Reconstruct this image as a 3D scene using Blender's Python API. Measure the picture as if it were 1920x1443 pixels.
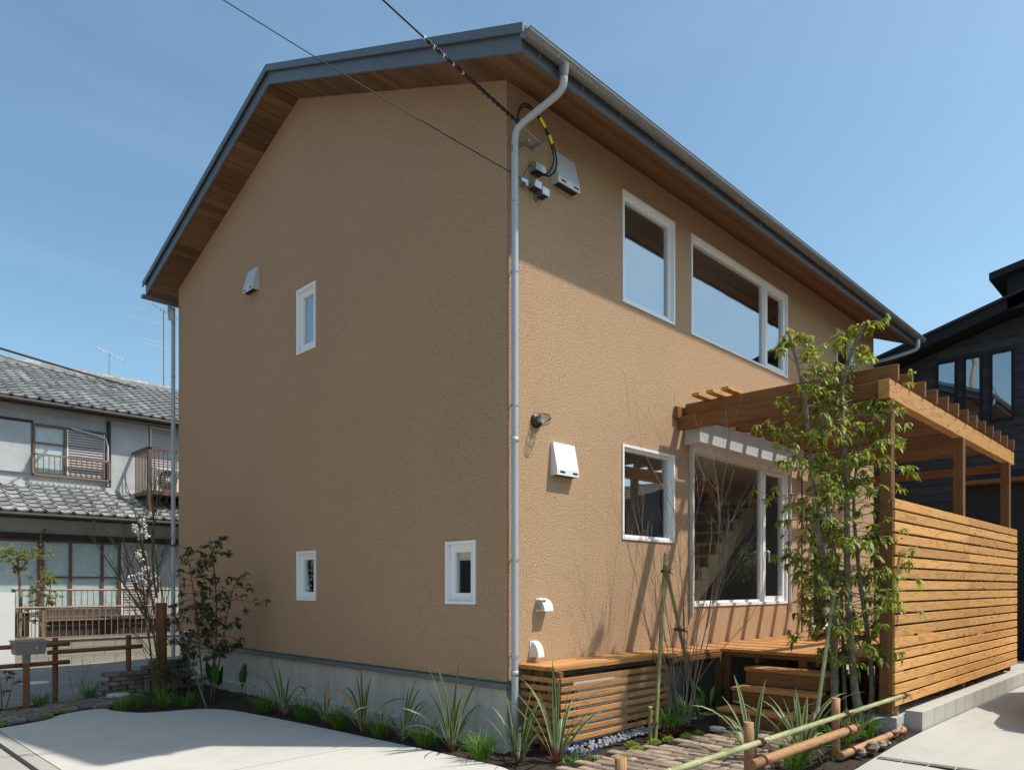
import bpy, bmesh, math, random
from mathutils import Vector, Matrix, noise as mnoise
R = math.radians
rng = random.Random(7)
for o in list(bpy.data.objects): bpy.data.objects.remove(o)
scene = bpy.context.scene
C = scene.collection
# ---------------------------------------------------------------- camera
cam = bpy.data.cameras.new('camera'); camo = bpy.data.objects.new('camera', cam); C.objects.link(camo)
camo.location = (-4.8394, -4.873, 1.5)
camo.rotation_euler = (R(90), 0, -math.atan2(.7098, .7044))
cam.sensor_width = 36; cam.lens = 1373.5 / 1920 * 36; cam.shift_y = (1100 - 721.5) / 1920
cam.clip_start = .05; cam.clip_end = 2000
scene.camera = camo
# ---------------------------------------------------------------- sky and sun
SUN = Vector((.77, -1.0, 2.03)).normalized()          # towards the sun
w = bpy.data.worlds.new('World'); scene.world = w; w.use_nodes = True
nt = w.node_tree; bg = nt.nodes['Background']
sky = nt.nodes.new('ShaderNodeTexSky'); sky.sky_type = 'NISHITA'; sky.sun_disc = False
sky.sun_elevation = math.asin(SUN.z); sky.sun_rotation = math.atan2(SUN.x, SUN.y)
sky.air_density = 1.0; sky.dust_density = 1.7; sky.ozone_density = 1.2; sky.altitude = 20
tc = nt.nodes.new('ShaderNodeTexCoord'); mp = nt.nodes.new('ShaderNodeMapping'); mp.inputs['Scale'].default_value = (1.2, 1.2, 5)
nz = nt.nodes.new('ShaderNodeTexNoise'); nz.inputs['Scale'].default_value = 1.6; nz.inputs['Detail'].default_value = 7; nz.inputs['Distortion'].default_value = .6
rp = nt.nodes.new('ShaderNodeValToRGB'); rp.color_ramp.elements[0].position = .5; rp.color_ramp.elements[1].position = .85
rp.color_ramp.elements[0].color = (0, 0, 0, 1); rp.color_ramp.elements[1].color = (.08, .08, .08, 1)
mx = nt.nodes.new('ShaderNodeMixRGB'); mx.inputs['Color2'].default_value = (5.2, 6.0, 6.9, 1)
nt.links.new(tc.outputs['Generated'], mp.inputs['Vector']); nt.links.new(mp.outputs['Vector'], nz.inputs['Vector'])
nt.links.new(nz.outputs['Fac'], rp.inputs['Fac']); nt.links.new(rp.outputs['Color'], mx.inputs['Fac'])
nt.links.new(sky.outputs['Color'], mx.inputs['Color1']); tn = nt.nodes.new('ShaderNodeMixRGB'); tn.blend_type = 'MULTIPLY'; tn.inputs['Fac'].default_value = 1; tn.inputs['Color2'].default_value = (.78, .925, .88, 1)
nt.links.new(mx.outputs['Color'], tn.inputs['Color1']); nt.links.new(tn.outputs['Color'], bg.inputs['Color'])
bg.inputs['Strength'].default_value = .116
sl = bpy.data.lights.new('sun', 'SUN'); sl.energy = 2.9; sl.angle = R(.9); sl.color = (1, .935, .83)
so = bpy.data.objects.new('sun', sl); C.objects.link(so); so.rotation_euler = SUN.to_track_quat('Z', 'Y').to_euler()
vs = scene.view_settings; vs.view_transform = 'Standard'; vs.look = 'None'; vs.exposure = 0.84; vs.gamma = 1; vs.use_curve_mapping = False
# ---------------------------------------------------------------- materials
MATS = {}
def _new(name):
    m = bpy.data.materials.new(name); m.use_nodes = True; MATS[name] = m
    n = m.node_tree.nodes; b = n['Principled BSDF']; return m, n, m.node_tree.links, b
def _coord(n, l, scale=(1, 1, 1), rnd=True):
    tc = n.new('ShaderNodeTexCoord'); mp = n.new('ShaderNodeMapping'); mp.inputs['Scale'].default_value = scale
    if rnd:
        oi = n.new('ShaderNodeObjectInfo'); mu = n.new('ShaderNodeMath'); mu.operation = 'MULTIPLY'; mu.inputs[1].default_value = 61.0
        ad = n.new('ShaderNodeVectorMath'); ad.operation = 'ADD'
        l.new(oi.outputs['Random'], mu.inputs[0]); l.new(tc.outputs['Object'], ad.inputs[0]); l.new(mu.outputs[0], ad.inputs[1])
        l.new(ad.outputs[0], mp.inputs['Vector'])
    else: l.new(tc.outputs['Object'], mp.inputs['Vector'])
    return mp.outputs['Vector']
def _noise(n, l, vec, scale, detail=4, rough=.55, dist=0):
    t = n.new('ShaderNodeTexNoise'); t.inputs['Scale'].default_value = scale; t.inputs['Detail'].default_value = detail
    t.inputs['Roughness'].default_value = rough; t.inputs['Distortion'].default_value = dist
    l.new(vec, t.inputs['Vector']); return t.outputs['Fac']
def _ramp(n, l, fac, stops):
    r = n.new('ShaderNodeValToRGB'); e = r.color_ramp.elements
    while len(e) < len(stops): e.new(.5)
    for k, (p, c) in enumerate(stops): e[k].position = p; e[k].color = (c[0], c[1], c[2], 1)
    l.new(fac, r.inputs['Fac']); return r.outputs['Color']
def _mix(n, l, fac, a, b, mode='MIX'):
    m = n.new('ShaderNodeMixRGB'); m.blend_type = mode
    for s, v in (('Fac', fac), ('Color1', a), ('Color2', b)):
        if isinstance(v, (int, float)): m.inputs[s].default_value = v
        elif isinstance(v, (tuple, list)): m.inputs[s].default_value = (v[0], v[1], v[2], 1)
        else: l.new(v, m.inputs[s])
    return m.outputs['Color']
def _rnd(n, l, col, amt):
    oi = n.new('ShaderNodeObjectInfo'); mr = n.new('ShaderNodeMapRange'); mr.inputs['To Min'].default_value = 1 - amt; mr.inputs['To Max'].default_value = 1 + amt
    l.new(oi.outputs['Random'], mr.inputs['Value']); return _mix(n, l, 1.0, col, mr.outputs['Result'], 'MULTIPLY')
def _bump(n, l, b, h, strength, dist=.01, prev=None):
    bp = n.new('ShaderNodeBump'); bp.inputs['Strength'].default_value = strength; bp.inputs['Distance'].default_value = dist
    l.new(h, bp.inputs['Height'])
    if prev is not None: l.new(prev, bp.inputs['Normal'])
    l.new(bp.outputs['Normal'], b.inputs['Normal']); return bp.outputs['Normal']
def mul(c, k): return tuple(min(1, v * k) for v in c)
def M(name, c, rough=.7, metal=0, var=.12, vs=3, bump=0, bs=60, bd=.004, rnd=0, c2=None, spec=.4, det=5, coat=0):
    m, n, l, b = _new(name); v = _coord(n, l)
    f = _noise(n, l, v, vs, det, .6)
    col = _ramp(n, l, f, [(.3, mul(c, 1 - var)), (.7, c2 if c2 else mul(c, 1 + var))])
    if rnd: col = _rnd(n, l, col, rnd)
    l.new(col, b.inputs['Base Color']); b.inputs['Roughness'].default_value = rough; b.inputs['Metallic'].default_value = metal
    b.inputs['Specular IOR Level'].default_value = spec
    if bump: _bump(n, l, b, _noise(n, l, v, bs, 5, .65), bump, bd)
    return m
def wood(name, c1, c2, rnd=.14, rough=.62, rings=8.0, knots=True):
    m, n, l, b = _new(name)
    v = _coord(n, l, (.8, 7, 7)); f = _noise(n, l, v, 1.1, 2, .5, .25)
    mu = n.new('ShaderNodeMath'); mu.operation = 'MULTIPLY'; mu.inputs[1].default_value = rings; l.new(f, mu.inputs[0])
    pp = n.new('ShaderNodeMath'); pp.operation = 'FRACT'; l.new(mu.outputs[0], pp.inputs[0])
    col = _ramp(n, l, pp.outputs[0], [(0, c1), (.62, mul(c1, .93)), (.9, c2), (1, c1)])
    v2 = _coord(n, l, (4, 160, 160)); g = _noise(n, l, v2, 1, 3)
    col = _mix(n, l, .42, col, _ramp(n, l, g, [(.25, mul(c1, .6)), (.75, mul(c1, 1.2))]))
    if knots:
        v3 = _coord(n, l, (1.6, 7, 7)); vo = n.new('ShaderNodeTexVoronoi'); vo.inputs['Scale'].default_value = 1.0; l.new(v3, vo.inputs['Vector'])
        k = _ramp(n, l, vo.outputs['Distance'], [(.05, (1, 1, 1)), (.1, (0, 0, 0))]); col = _mix(n, l, k, col, mul(c2, .45))
    col = _rnd(n, l, col, rnd)
    l.new(col, b.inputs['Base Color']); b.inputs['Roughness'].default_value = rough; b.inputs['Specular IOR Level'].default_value = .3
    _bump(n, l, b, g, .25, .002)
    return m
def stucco(name, c):
    m, n, l, b = _new(name); v = _coord(n, l, (1, 1, 1), False)
    big = _noise(n, l, v, .7, 4, .6); mid = _noise(n, l, v, 74, 4, .75)
    col = _ramp(n, l, big, [(.3, mul(c, .88)), (.7, mul(c, 1.06))])
    col = _mix(n, l, .65, col, _ramp(n, l, mid, [(.40, mul(c, .45)), (.5, mul(c, 1.04)), (.66, mul(c, 1.18))]))  # pits darkened in the colour too, by the same noise as the bump
    l.new(col, b.inputs['Base Color']); b.inputs['Roughness'].default_value = .95; b.inputs['Specular IOR Level'].default_value = .1
    vo = n.new('ShaderNodeTexVoronoi'); vo.inputs['Scale'].default_value = 120; l.new(v, vo.inputs['Vector'])
    p = _bump(n, l, b, _noise(n, l, v, 74, 4, .75), 1.0, .02); _bump(n, l, b, vo.outputs['Distance'], .45, .008, p)
    return m
def glass(name, lo=.28, tint=(.92, .96, .97), ior=1.9):
    m, n, l, b = _new(name); n.remove(b); out = n['Material Output']
    g = n.new('ShaderNodeBsdfGlossy'); g.inputs['Roughness'].default_value = .0; g.inputs['Color'].default_value = (.96, .98, 1, 1)
    t = n.new('ShaderNodeBsdfTransparent'); t.inputs['Color'].default_value = (*tint, 1)
    bp = n.new('ShaderNodeBump'); bp.inputs['Strength'].default_value = .06; bp.inputs['Distance'].default_value = .02; l.new(_noise(n, l, _coord(n, l), 2.2, 1, .4), bp.inputs['Height']); l.new(bp.outputs[0], g.inputs['Normal'])     # float glass is never quite flat
    fr = n.new('ShaderNodeFresnel'); ge = n.new('ShaderNodeNewGeometry'); io = n.new('ShaderNodeMapRange')     # same reflectance from both sides of the pane
    io.inputs['To Min'].default_value = ior; io.inputs['To Max'].default_value = 1 / ior; l.new(ge.outputs['Backfacing'], io.inputs['Value']); l.new(io.outputs[0], fr.inputs['IOR'])
    mr = n.new('ShaderNodeMapRange'); mr.inputs['To Min'].default_value = lo; mr.inputs['To Max'].default_value = 1; l.new(fr.outputs[0], mr.inputs['Value'])
    ms = n.new('ShaderNodeMixShader'); l.new(mr.outputs[0], ms.inputs[0]); l.new(t.outputs[0], ms.inputs[1]); l.new(g.outputs[0], ms.inputs[2]); l.new(ms.outputs[0], out.inputs['Surface'])
    return m
def leafm(name, c1, c2, trans=.35, rough=.38, c3=None):
    m, n, l, b = _new(name)
    at = n.new('ShaderNodeAttribute'); at.attribute_name = 'tint'
    stops = [(0, c1), (1, c2)] if not c3 else [(0, c1), (.6, c2), (1, c3)]
    col = _ramp(n, l, at.outputs['Fac'], stops)
    l.new(col, b.inputs['Base Color']); b.inputs['Roughness'].default_value = rough; b.inputs['Specular IOR Level'].default_value = .35
    tr = n.new('ShaderNodeBsdfTranslucent'); l.new(_mix(n, l, 1, col, (1.3, 1.25, .5), 'MULTIPLY'), tr.inputs['Color'])
    ms = n.new('ShaderNodeMixShader'); ms.inputs[0].default_value = trans; out = n['Material Output']
    l.new(b.outputs[0], ms.inputs[1]); l.new(tr.outputs[0], ms.inputs[2]); l.new(ms.outputs[0], out.inputs['Surface'])
    return m
def bladem(name, edge, mid):
    m, n, l, b = _new(name)
    uv = n.new('ShaderNodeTexCoord'); sp = n.new('ShaderNodeSeparateXYZ'); l.new(uv.outputs['UV'], sp.inputs[0])
    ng = mul(mid, .6)
    ucol = _ramp(n, l, sp.outputs[0], [(0, edge), (.16, edge), (.24, mid), (.45, ng), (.55, mid), (.76, mid), (.84, edge), (1, edge)])
    bcol = _ramp(n, l, sp.outputs[1], [(0, (.30, .06, .05)), (.14, (.22, .12, .07)), (.3, (1, 1, 1))])
    mk = _ramp(n, l, sp.outputs[1], [(.08, (1, 1, 1)), (.28, (0, 0, 0))])
    col = _mix(n, l, mk, ucol, bcol); col = _rnd(n, l, col, .15)
    l.new(col, b.inputs['Base Color']); b.inputs['Roughness'].default_value = .45
    tr = n.new('ShaderNodeBsdfTranslucent'); l.new(col, tr.inputs['Color'])
    ms = n.new('ShaderNodeMixShader'); ms.inputs[0].default_value = .3; out = n['Material Output']
    l.new(b.outputs[0], ms.inputs[1]); l.new(tr.outputs[0], ms.inputs[2]); l.new(ms.outputs[0], out.inputs['Surface'])
    return m
STUCCO = stucco('stucco', (.565, .37, .23))
def foundm():
    m, n, l, b = _new('foundation_concrete'); v = _coord(n, l, (1, 1, .35), False)
    f = _noise(n, l, v, 2.2, 6, .65); g = _noise(n, l, _coord(n, l, (6, 6, .8), False), 1.5, 4, .6)
    col = _ramp(n, l, f, [(.3, (.38, .37, .34)), (.7, (.54, .525, .48))]); col = _mix(n, l, .4, col, _ramp(n, l, g, [(.3, (.32, .31, .285)), (.7, (.56, .545, .50))]))
    l.new(col, b.inputs['Base Color']); b.inputs['Roughness'].default_value = .9; _bump(n, l, b, _noise(n, l, v, 90, 4), .2, .003); return m
FOUND = foundm()
METAL = M('blue_grey_steel_sheet', (.13, .15, .17), .45, .25, .06, 2)
FLASH = M('flashing_metal', (.14, .155, .17), .42, .3, .06, 2)
GUTTER = M('grey_gutter_metal', (.20, .195, .19), .4, .4, .05, 2)
PIPE = M('grey_downpipe', (.40, .43, .46), .35, .1, .05, 2)
SOFFIT = wood('soffit_board', (.165, .085, .04), (.10, .05, .021), .3)
CEDAR = wood('cedar_slat', (.62, .315, .10), (.31, .12, .034), .2); CEDARS = wood('stained_cedar', (.44, .205, .065), (.24, .092, .028), .18)
CEDARD = wood('shaded_cedar', (.22, .10, .036), (.12, .048, .017), .18)  # darker cedar copy: shade of posts, rafters and risers painted into the colour
DECK = wood('deck_board', (.50, .245, .085), (.28, .11, .036), .18)
PALE = wood('pale_pine', (.72, .60, .36), (.6, .46, .25), .05, knots=False)
WHITE = M('white_vinyl', (.80, .81, .82), .35, 0, .02, 2)
VENT = M('silver_painted_metal', (.58, .59, .59), .4, .2, .03, 2)
VENTW = M('off_white_vent', (.72, .72, .70), .4, 0, .03, 2)
BLACK = M('black_rubber', (.012, .012, .013), .5, 0, .05, 3)
GLASS = glass('coated_window_glass', .17); GLASSB = glass('door_glass', .03, ior=1.5)
INT = M('interior_plaster', (.62, .60, .56), .9, 0, .05, 1); INTF = wood('interior_floor', (.46, .30, .17), (.22, .13, .06), .05, knots=False); INTD = M('interior_dark', (.06, .05, .045), .9)
def concm(name, c, stain=.25, sc=.8):
    m, n, l, b = _new(name); v = _coord(n, l, (1, 1, 1), False)
    f = _noise(n, l, v, sc, 7, .68); g = _noise(n, l, _coord(n, l, (.5, 4, 1), False), 1.4, 5, .6, .4); h = _noise(n, l, v, 140, 3)
    col = _ramp(n, l, f, [(.28, mul(c, 1 - stain)), (.5, c), (.75, mul(c, 1.08))])
    col = _mix(n, l, .35, col, _ramp(n, l, g, [(.3, mul(c, .8)), (.7, mul(c, 1.1))])); col = _mix(n, l, .25, col, _ramp(n, l, h, [(.3, mul(c, .7)), (.7, mul(c, 1.2))]))
    l.new(col, b.inputs['Base Color']); b.inputs['Roughness'].default_value = .88; b.inputs['Specular IOR Level'].default_value = .25
    _bump(n, l, b, h, .18, .002); return m
CONC = concm('broomed_concrete', (.50, .485, .447), .36); CONCS = concm('street_concrete', (.37, .355, .325), .3); BLOCK = concm('concrete_block', (.42, .40, .36), .32, 2.5)
OLDBLOCK = concm('stained_block', (.33, .30, .25), .5, 1.6); ASPH = M('asphalt', (.20, .195, .185), .9, 0, .2, 2, .4, 180, .004)
SOIL = M('dark_soil', (.038, .026, .018), .95, 0, .45, 30, .8, 90, .02); DIRT = M('pale_ground', (.12, .11, .095), .95, 0, .25, .4, .3, 60, .01)
PAVER = M('old_brick_paver', (.22, .155, .11), .9, 0, .3, 9, .6, 70, .008, .38, (.33, .255, .19)); PAVERD = M('dark_paver', (.15, .13, .11), .9, 0, .3, 9, .5, 70, .006, .3, (.23, .20, .175))
LOG = wood('orange_log', (.40, .215, .105), (.22, .10, .045), .15, rings=14); LOGD = wood('brown_log', (.20, .085, .04), (.13, .05, .025), .12)
ROPE = M('palm_rope', (.13, .05, .025), .9, 0, .2, 30, .6, 120, .004)
def bamboom():
    m, n, l, b = _new('green_bamboo'); v = _coord(n, l); f = _noise(n, l, v, 3, 4)
    col = _ramp(n, l, f, [(.3, (.22, .25, .10)), (.55, (.37, .37, .19)), (.8, (.52, .46, .27))]); l.new(_rnd(n, l, col, .2), b.inputs['Base Color']); b.inputs['Roughness'].default_value = .4; return m
BAMBOO = bamboom(); BAMBOOD = M('weathered_bamboo', (.17, .21, .07), .45, 0, .3, 5, rnd=.2, c2=(.28, .27, .12)); BAMCUT = M('cut_bamboo_end', (.62, .5, .3), .8)
BARK = M('pale_bark', (.16, .14, .10), .9, 0, .4, 14, .5, 50, .01, 0, (.29, .26, .19)); BARKD = M('brown_bark', (.12, .075, .05), .9, 0, .3, 20, .4, 60, .008); TWIG = M('grey_brown_twig', (.26, .19, .14), .85, 0, .25, 12); OLIVE = M('olive_green_bark', (.10, .095, .045), .85, 0, .3, 10)
LEAF = leafm('glossy_leaf', (.10, .15, .022), (.28, .33, .06), .42, .45, (.48, .46, .12)); LEAFD = leafm('dark_leaf', (.018, .04, .012), (.05, .085, .02), .25, .35, (.10, .09, .03)); LEAFY = leafm('moss_leaf', (.13, .20, .02), (.34, .40, .05), .3, .6); GRASS = leafm('grass_blade', (.05, .13, .012), (.14, .28, .03), .3, .4); LEAFR = leafm('bronze_leaf', (.06, .02, .015), (.14, .06, .035), .25, .5); LEAFB = leafm('broad_leaf', (.02, .06, .012), (.05, .11, .02), .2, .3); PETALW = leafm('white_petal', (.8, .77, .76), (.88, .87, .87), .0, .6); PETALB = leafm('blue_petal', (.03, .04, .30), (.10, .12, .50), .3, .6); PETALP = leafm('violet_petal', (.12, .06, .22), (.25, .14, .35), .3, .6)
DRYB = M('dry_blade', (.34, .23, .12), .8, 0, .2, 8); FLAX = bladem('variegated_blade', (.36, .38, .18), (.07, .135, .035))
TILE = M('grey_roof_tile', (.20, .205, .21), .55, 0, .3, 5, .3, 40, .004, .32, (.33, .325, .315)); NWALL = M('pale_grey_siding', (.43, .445, .455), .8, 0, .16, 1.4); NDARK = M('dark_brown_trim', (.045, .035, .028), .6, 0, .2, 4); NBROWN = M('brown_aluminium', (.15, .095, .07), .45, .2, .1, 4); NRAIL = M('beige_brown_rail', (.27, .19, .14), .5, .2, .12, 4); NSHUT = M('mauve_grey_shutter', (.46, .43, .44), .6, 0, .05, 4); NSOFF = M('grey_soffit', (.22, .20, .19), .8); CURT = M('white_curtain', (.80, .82, .81), .9, 0, .1, 8)
SIDING = M('charcoal_siding', (.042, .043, .047), .75, 0, .25, 8, .4, 50, .004, .18, None, .25); DTRIM = M('black_trim', (.014, .014, .015), .6, 0, .2, 4, spec=.25); DROOF = M('black_roof_sheet', (.03, .03, .032), .6, .1, .2, 2)
ROCK = M('brown_stone', (.24, .19, .14), .9, 0, .3, 8, .6, 30, .01, .2); GRAV = M('blue_grey_gravel', (.30, .32, .34), .85, 0, .3, 20, .3, 60, .004, .3); LID = M('pale_lid', (.58, .58, .55), .7, 0, .1, 10)
STEEL = M('galvanised_steel', (.45, .46, .47), .35, .8, .08, 6); MAILB = M('taupe_metal', (.22, .20, .185), .45, .3, .05, 4); TERRA = M('terracotta', (.42, .17, .06), .8); YEL = M('yellow_tape', (.75, .55, .02), .5); CABLE = M('black_cable', (.015, .014, .014), .6); BRONZE = M('dark_bronze', (.07, .05, .035), .4, .8, .1, 6)
CARP = M('silver_car_paint', (.45, .46, .48), .25, .5, .02, 2, spec=.6); RROOF = M('brown_clay_tile', (.16, .075, .05), .7, 0, .3, 5, rnd=.1)
# ---------------------------------------------------------------- mesh helpers
ROOT = {}
class MB:
    def __init__(s): s.v = []; s.f = []; s.t = []; s.uv = None
    def box(s, x0, x1, y0, y1, z0, z1):
        b = len(s.v); s.v += [(x0, y0, z0), (x1, y0, z0), (x1, y1, z0), (x0, y1, z0), (x0, y0, z1), (x1, y0, z1), (x1, y1, z1), (x0, y1, z1)]
        s.f += [tuple(b + i for i in q) for q in ((0, 3, 2, 1), (4, 5, 6, 7), (0, 1, 5, 4), (1, 2, 6, 5), (2, 3, 7, 6), (3, 0, 4, 7))]; return s
    def boxT(s, T, u0, u1, v0, v1, w0, w1):
        b = len(s.v); s.box(u0, u1, v0, v1, w0, w1); s.v[b:] = [T(*p) for p in s.v[b:]]; return s
    def poly(s, pts): b = len(s.v); s.v += [tuple(p) for p in pts]; s.f.append(tuple(range(b, b + len(pts)))); return s
    def prism(s, pts, d):
        """closed polygon pts extruded by vector d"""
        b = len(s.v); n = len(pts); d = Vector(d); s.v += [tuple(p) for p in pts] + [tuple(Vector(p) + d) for p in pts]
        s.f += [tuple(range(b + n - 1, b - 1, -1)), tuple(range(b + n, b + 2 * n))] + [(b + i, b + (i + 1) % n, b + n + (i + 1) % n, b + n + i) for i in range(n)]; return s
    def tube(s, pts, rad, n=8, cap=True):
        pts = [Vector(p) for p in pts]; k = len(pts); rad = rad if isinstance(rad, (list, tuple)) else [rad] * k
        b = len(s.v); prev = None
        for i, p in enumerate(pts):
            t = (pts[min(i + 1, k - 1)] - pts[max(i - 1, 0)]).normalized()
            if prev is None:
                a = Vector((0, 0, 1)) if abs(t.z) < .9 else Vector((1, 0, 0)); u = t.cross(a).normalized()
            else: u = (prev - t * prev.dot(t)).normalized()
            prev = u; v = t.cross(u)
            for j in range(n):
                a = 2 * math.pi * j / n; s.v.append(tuple(p + (u * math.cos(a) + v * math.sin(a)) * rad[i]))
        for i in range(k - 1):
            for j in range(n):
                j2 = (j + 1) % n; s.f.append((b + i * n + j, b + i * n + j2, b + (i + 1) * n + j2, b + (i + 1) * n + j))
        if cap: s.f.append(tuple(b + j for j in range(n - 1, -1, -1))); s.f.append(tuple(b + (k - 1) * n + j for j in range(n)))
        return s
    def rock(s, c, rx, ry, rz, seg=6, jit=.25, rg=rng):
        b = len(s.v); c = Vector(c); rings = 3
        s.v.append((c.x, c.y, c.z - rz))
        for i in range(1, rings + 1):
            ph = -math.pi / 2 + math.pi * i / (rings + 1)
            for j in range(seg):
                a = 2 * math.pi * (j + .5 * (i % 2)) / seg; q = 1 + rg.uniform(-jit, jit)
                s.v.append((c.x + rx * math.cos(ph) * math.cos(a) * q, c.y + ry * math.cos(ph) * math.sin(a) * q, c.z + rz * math.sin(ph) * q))
        s.v.append((c.x, c.y, c.z + rz)); top = len(s.v) - 1
        for j in range(seg):
            s.f.append((b, b + 1 + (j + 1) % seg, b + 1 + j)); s.f.append((top, b + 1 + (rings - 1) * seg + j, b + 1 + (rings - 1) * seg + (j + 1) % seg))
        for i in range(rings - 1):
            for j in range(seg):
                p = b + 1 + i * seg; q = p + seg; s.f.append((p + j, p + (j + 1) % seg, q + (j + 1) % seg, q + j))
        return s
    def leaf(s, p, d, up, L, W, droop=.3, tint=.5, seg=3, fold=.25):
        """one elliptical leaf: midrib along d, drooping, folded along the midrib"""
        d = Vector(d).normalized(); side = d.cross(Vector(up)); side = side.normalized() if side.length > 1e-4 else Vector((1, 0, 0)); nn = side.cross(d)
        b = len(s.v); prof = {3: (.0, .85, .8, 0), 2: (.0, 1, 0), 4: (.15, .8, 1, .6, 0)}[seg]; p = Vector(p)
        for i in range(seg + 1):
            t = i / seg; c = p + d * (L * t) - nn * (0) + Vector((0, 0, -1)) * (droop * L * t * t); wd = prof[i] * W * .5
            s.v += [tuple(c - side * wd + nn * fold * wd), tuple(c), tuple(c + side * wd + nn * fold * wd)]; s.t += [tint] * 3
        for i in range(seg):
            q = b + i * 3; s.f += [(q, q + 1, q + 4, q + 3), (q + 1, q + 2, q + 5, q + 4)]
        return s
    def blade(s, p, az, L, W, lean=.3, curve=1.2, tint=.5, seg=7, fold=.35, uv=False, twist=0):
        """arching strap leaf"""
        p = Vector(p); b = len(s.v); h = Vector((math.cos(az), math.sin(az), 0)); side = Vector((-math.sin(az), math.cos(az), 0)); c = p.copy(); st = L / seg
        if uv and s.uv is None: s.uv = []
        for i in range(seg + 1):
            t = i / seg; ang = lean + curve * t * t; d = h * math.sin(ang) + Vector((0, 0, 1)) * math.cos(ang)
            if i: c = c + d * st
            nn = d.cross(side); sd = side * math.cos(twist * t) + nn * math.sin(twist * t); wd = W * .5 * (min(1, .55 + 2.2 * t) if t < .6 else max(.02, 1 - ((t - .6) / .4) ** 1.6))
            s.v += [tuple(c - sd * wd - nn * fold * wd), tuple(c), tuple(c + sd * wd - nn * fold * wd)]; s.t += [tint] * 3
            if uv: s.uv += [(0, t), (.5, t), (1, t)]
        for i in range(seg):
            q = b + i * 3; s.f += [(q, q + 1, q + 4, q + 3), (q + 1, q + 2, q + 5, q + 4)]
        return s
    def mesh(s, name, mat, off=(0, 0, 0), smooth=False):
        me = bpy.data.meshes.new(name); o = off
        me.from_pydata([(v[0] - o[0], v[1] - o[1], v[2] - o[2]) for v in s.v], [], s.f)
        if s.t and len(s.t) == len(s.v):
            a = me.color_attributes.new('tint', 'FLOAT_COLOR', 'POINT'); a.data.foreach_set('color', [c for t in s.t for c in (t, t, t, 1)])
        elif not s.t:
            bm = bmesh.new(); bm.from_mesh(me); bmesh.ops.recalc_face_normals(bm, faces=bm.faces); bm.to_mesh(me); bm.free()
        if s.uv:
            ul = me.uv_layers.new(name='UVMap'); ul.data.foreach_set('uv', [c for lp in me.loops for c in s.uv[lp.vertex_index]])
        if mat: me.materials.append(mat)
        if smooth: me.polygons.foreach_set('use_smooth', [True] * len(me.polygons))
        return me
def tag(o, label=None, cat=None, group=None, kind=None):
    for k, v in (('label', label), ('category', cat), ('group', group), ('kind', kind)):
        if v: o[k] = v
    return o
def thing(name, label, cat, loc=(0, 0, 0), group=None):
    o = bpy.data.objects.new(name, None); C.objects.link(o); o.location = loc; o.empty_display_size = .1
    ROOT[o.name] = Vector(loc); return tag(o, label, cat, group)
def part(name, mb, mat, parent, kind=None, label=None, smooth=False):
    r = ROOT[parent.name]; o = bpy.data.objects.new(name, mb.mesh(name, mat, r, smooth)); C.objects.link(o); o.parent = parent
    ROOT[o.name] = r; return tag(o, label, kind=kind)
def single(name, mb, mat, label, cat, loc=(0, 0, 0), group=None, kind=None, smooth=False):
    o = bpy.data.objects.new(name, mb.mesh(name, mat, loc, smooth)); C.objects.link(o); o.location = loc; ROOT[o.name] = Vector(loc)
    return tag(o, label, cat, group, kind)
def struct(name, mb, mat, label=None, kind='structure', smooth=False):
    o = bpy.data.objects.new(name, mb.mesh(name, mat, smooth=smooth)); C.objects.link(o); ROOT[o.name] = Vector((0, 0, 0)); return tag(o, label, kind=kind)
def piece(name, me, loc, parent, rot=None, scale=None, label=None):
    o = bpy.data.objects.new(name, me); C.objects.link(o); o.parent = parent; o.location = Vector(loc) - ROOT[parent.name]
    if rot is not None:
        o.rotation_euler = rot.to_euler() if isinstance(rot, Matrix) else rot
    if scale: o.scale = scale
    ROOT[o.name] = Vector(loc); return tag(o, label)
CACHE = {}
def cbox(lx, ly, lz, mat, ch=.003):
    """chamfered box centred on its origin; shared between alike pieces"""
    key = (round(lx, 3), round(ly, 3), round(lz, 3), mat.name, ch)
    if key in CACHE: return CACHE[key]
    bm = bmesh.new(); bmesh.ops.create_cube(bm, size=1)
    for v in bm.verts: v.co = Vector((v.co.x * lx, v.co.y * ly, v.co.z * lz))
    if ch: bmesh.ops.bevel(bm, geom=list(bm.edges), offset=min(ch, .4 * min(lx, ly, lz)), segments=1, affect='EDGES')
    me = bpy.data.meshes.new('board'); bm.to_mesh(me); bm.free(); me.materials.append(mat); CACHE[key] = me; return me
def board(name, p0, p1, w, t, mat, parent, up=(0, 0, 1), ch=.003):
    """a timber of width w and thickness t (along up) from p0 to p1, grain along it"""
    p0 = Vector(p0); p1 = Vector(p1); d = p1 - p0; x = d.normalized(); u = Vector(up); y = u.cross(x).normalized(); z = x.cross(y)
    return piece(name, cbox(d.length, w, t, mat, ch), (p0 + p1) / 2, parent, Matrix((x, y, z)).transposed())
def gz(x): return .035 * min(max(x, -7), 2)
def sm(a, b, t): t = max(0, min(1, (t - a) / (b - a))); return t * t * (3 - 2 * t)
TR = lambda u, v, w_: (u, -w_, v)          # south wall: u along x, v up, w outwards
TL = lambda u, v, w_: (-w_, u, v)          # gable wall: u along y
def ring(mb, T, u0, u1, v0, v1, wd, w0, w1):
    mb.boxT(T, u0, u1, v0, v0 + wd, w0, w1).boxT(T, u0, u1, v1 - wd, v1, w0, w1).boxT(T, u0, u0 + wd, v0 + wd, v1 - wd, w0, w1).boxT(T, u1 - wd, u1, v0 + wd, v1 - wd, w0, w1); return mb
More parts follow.
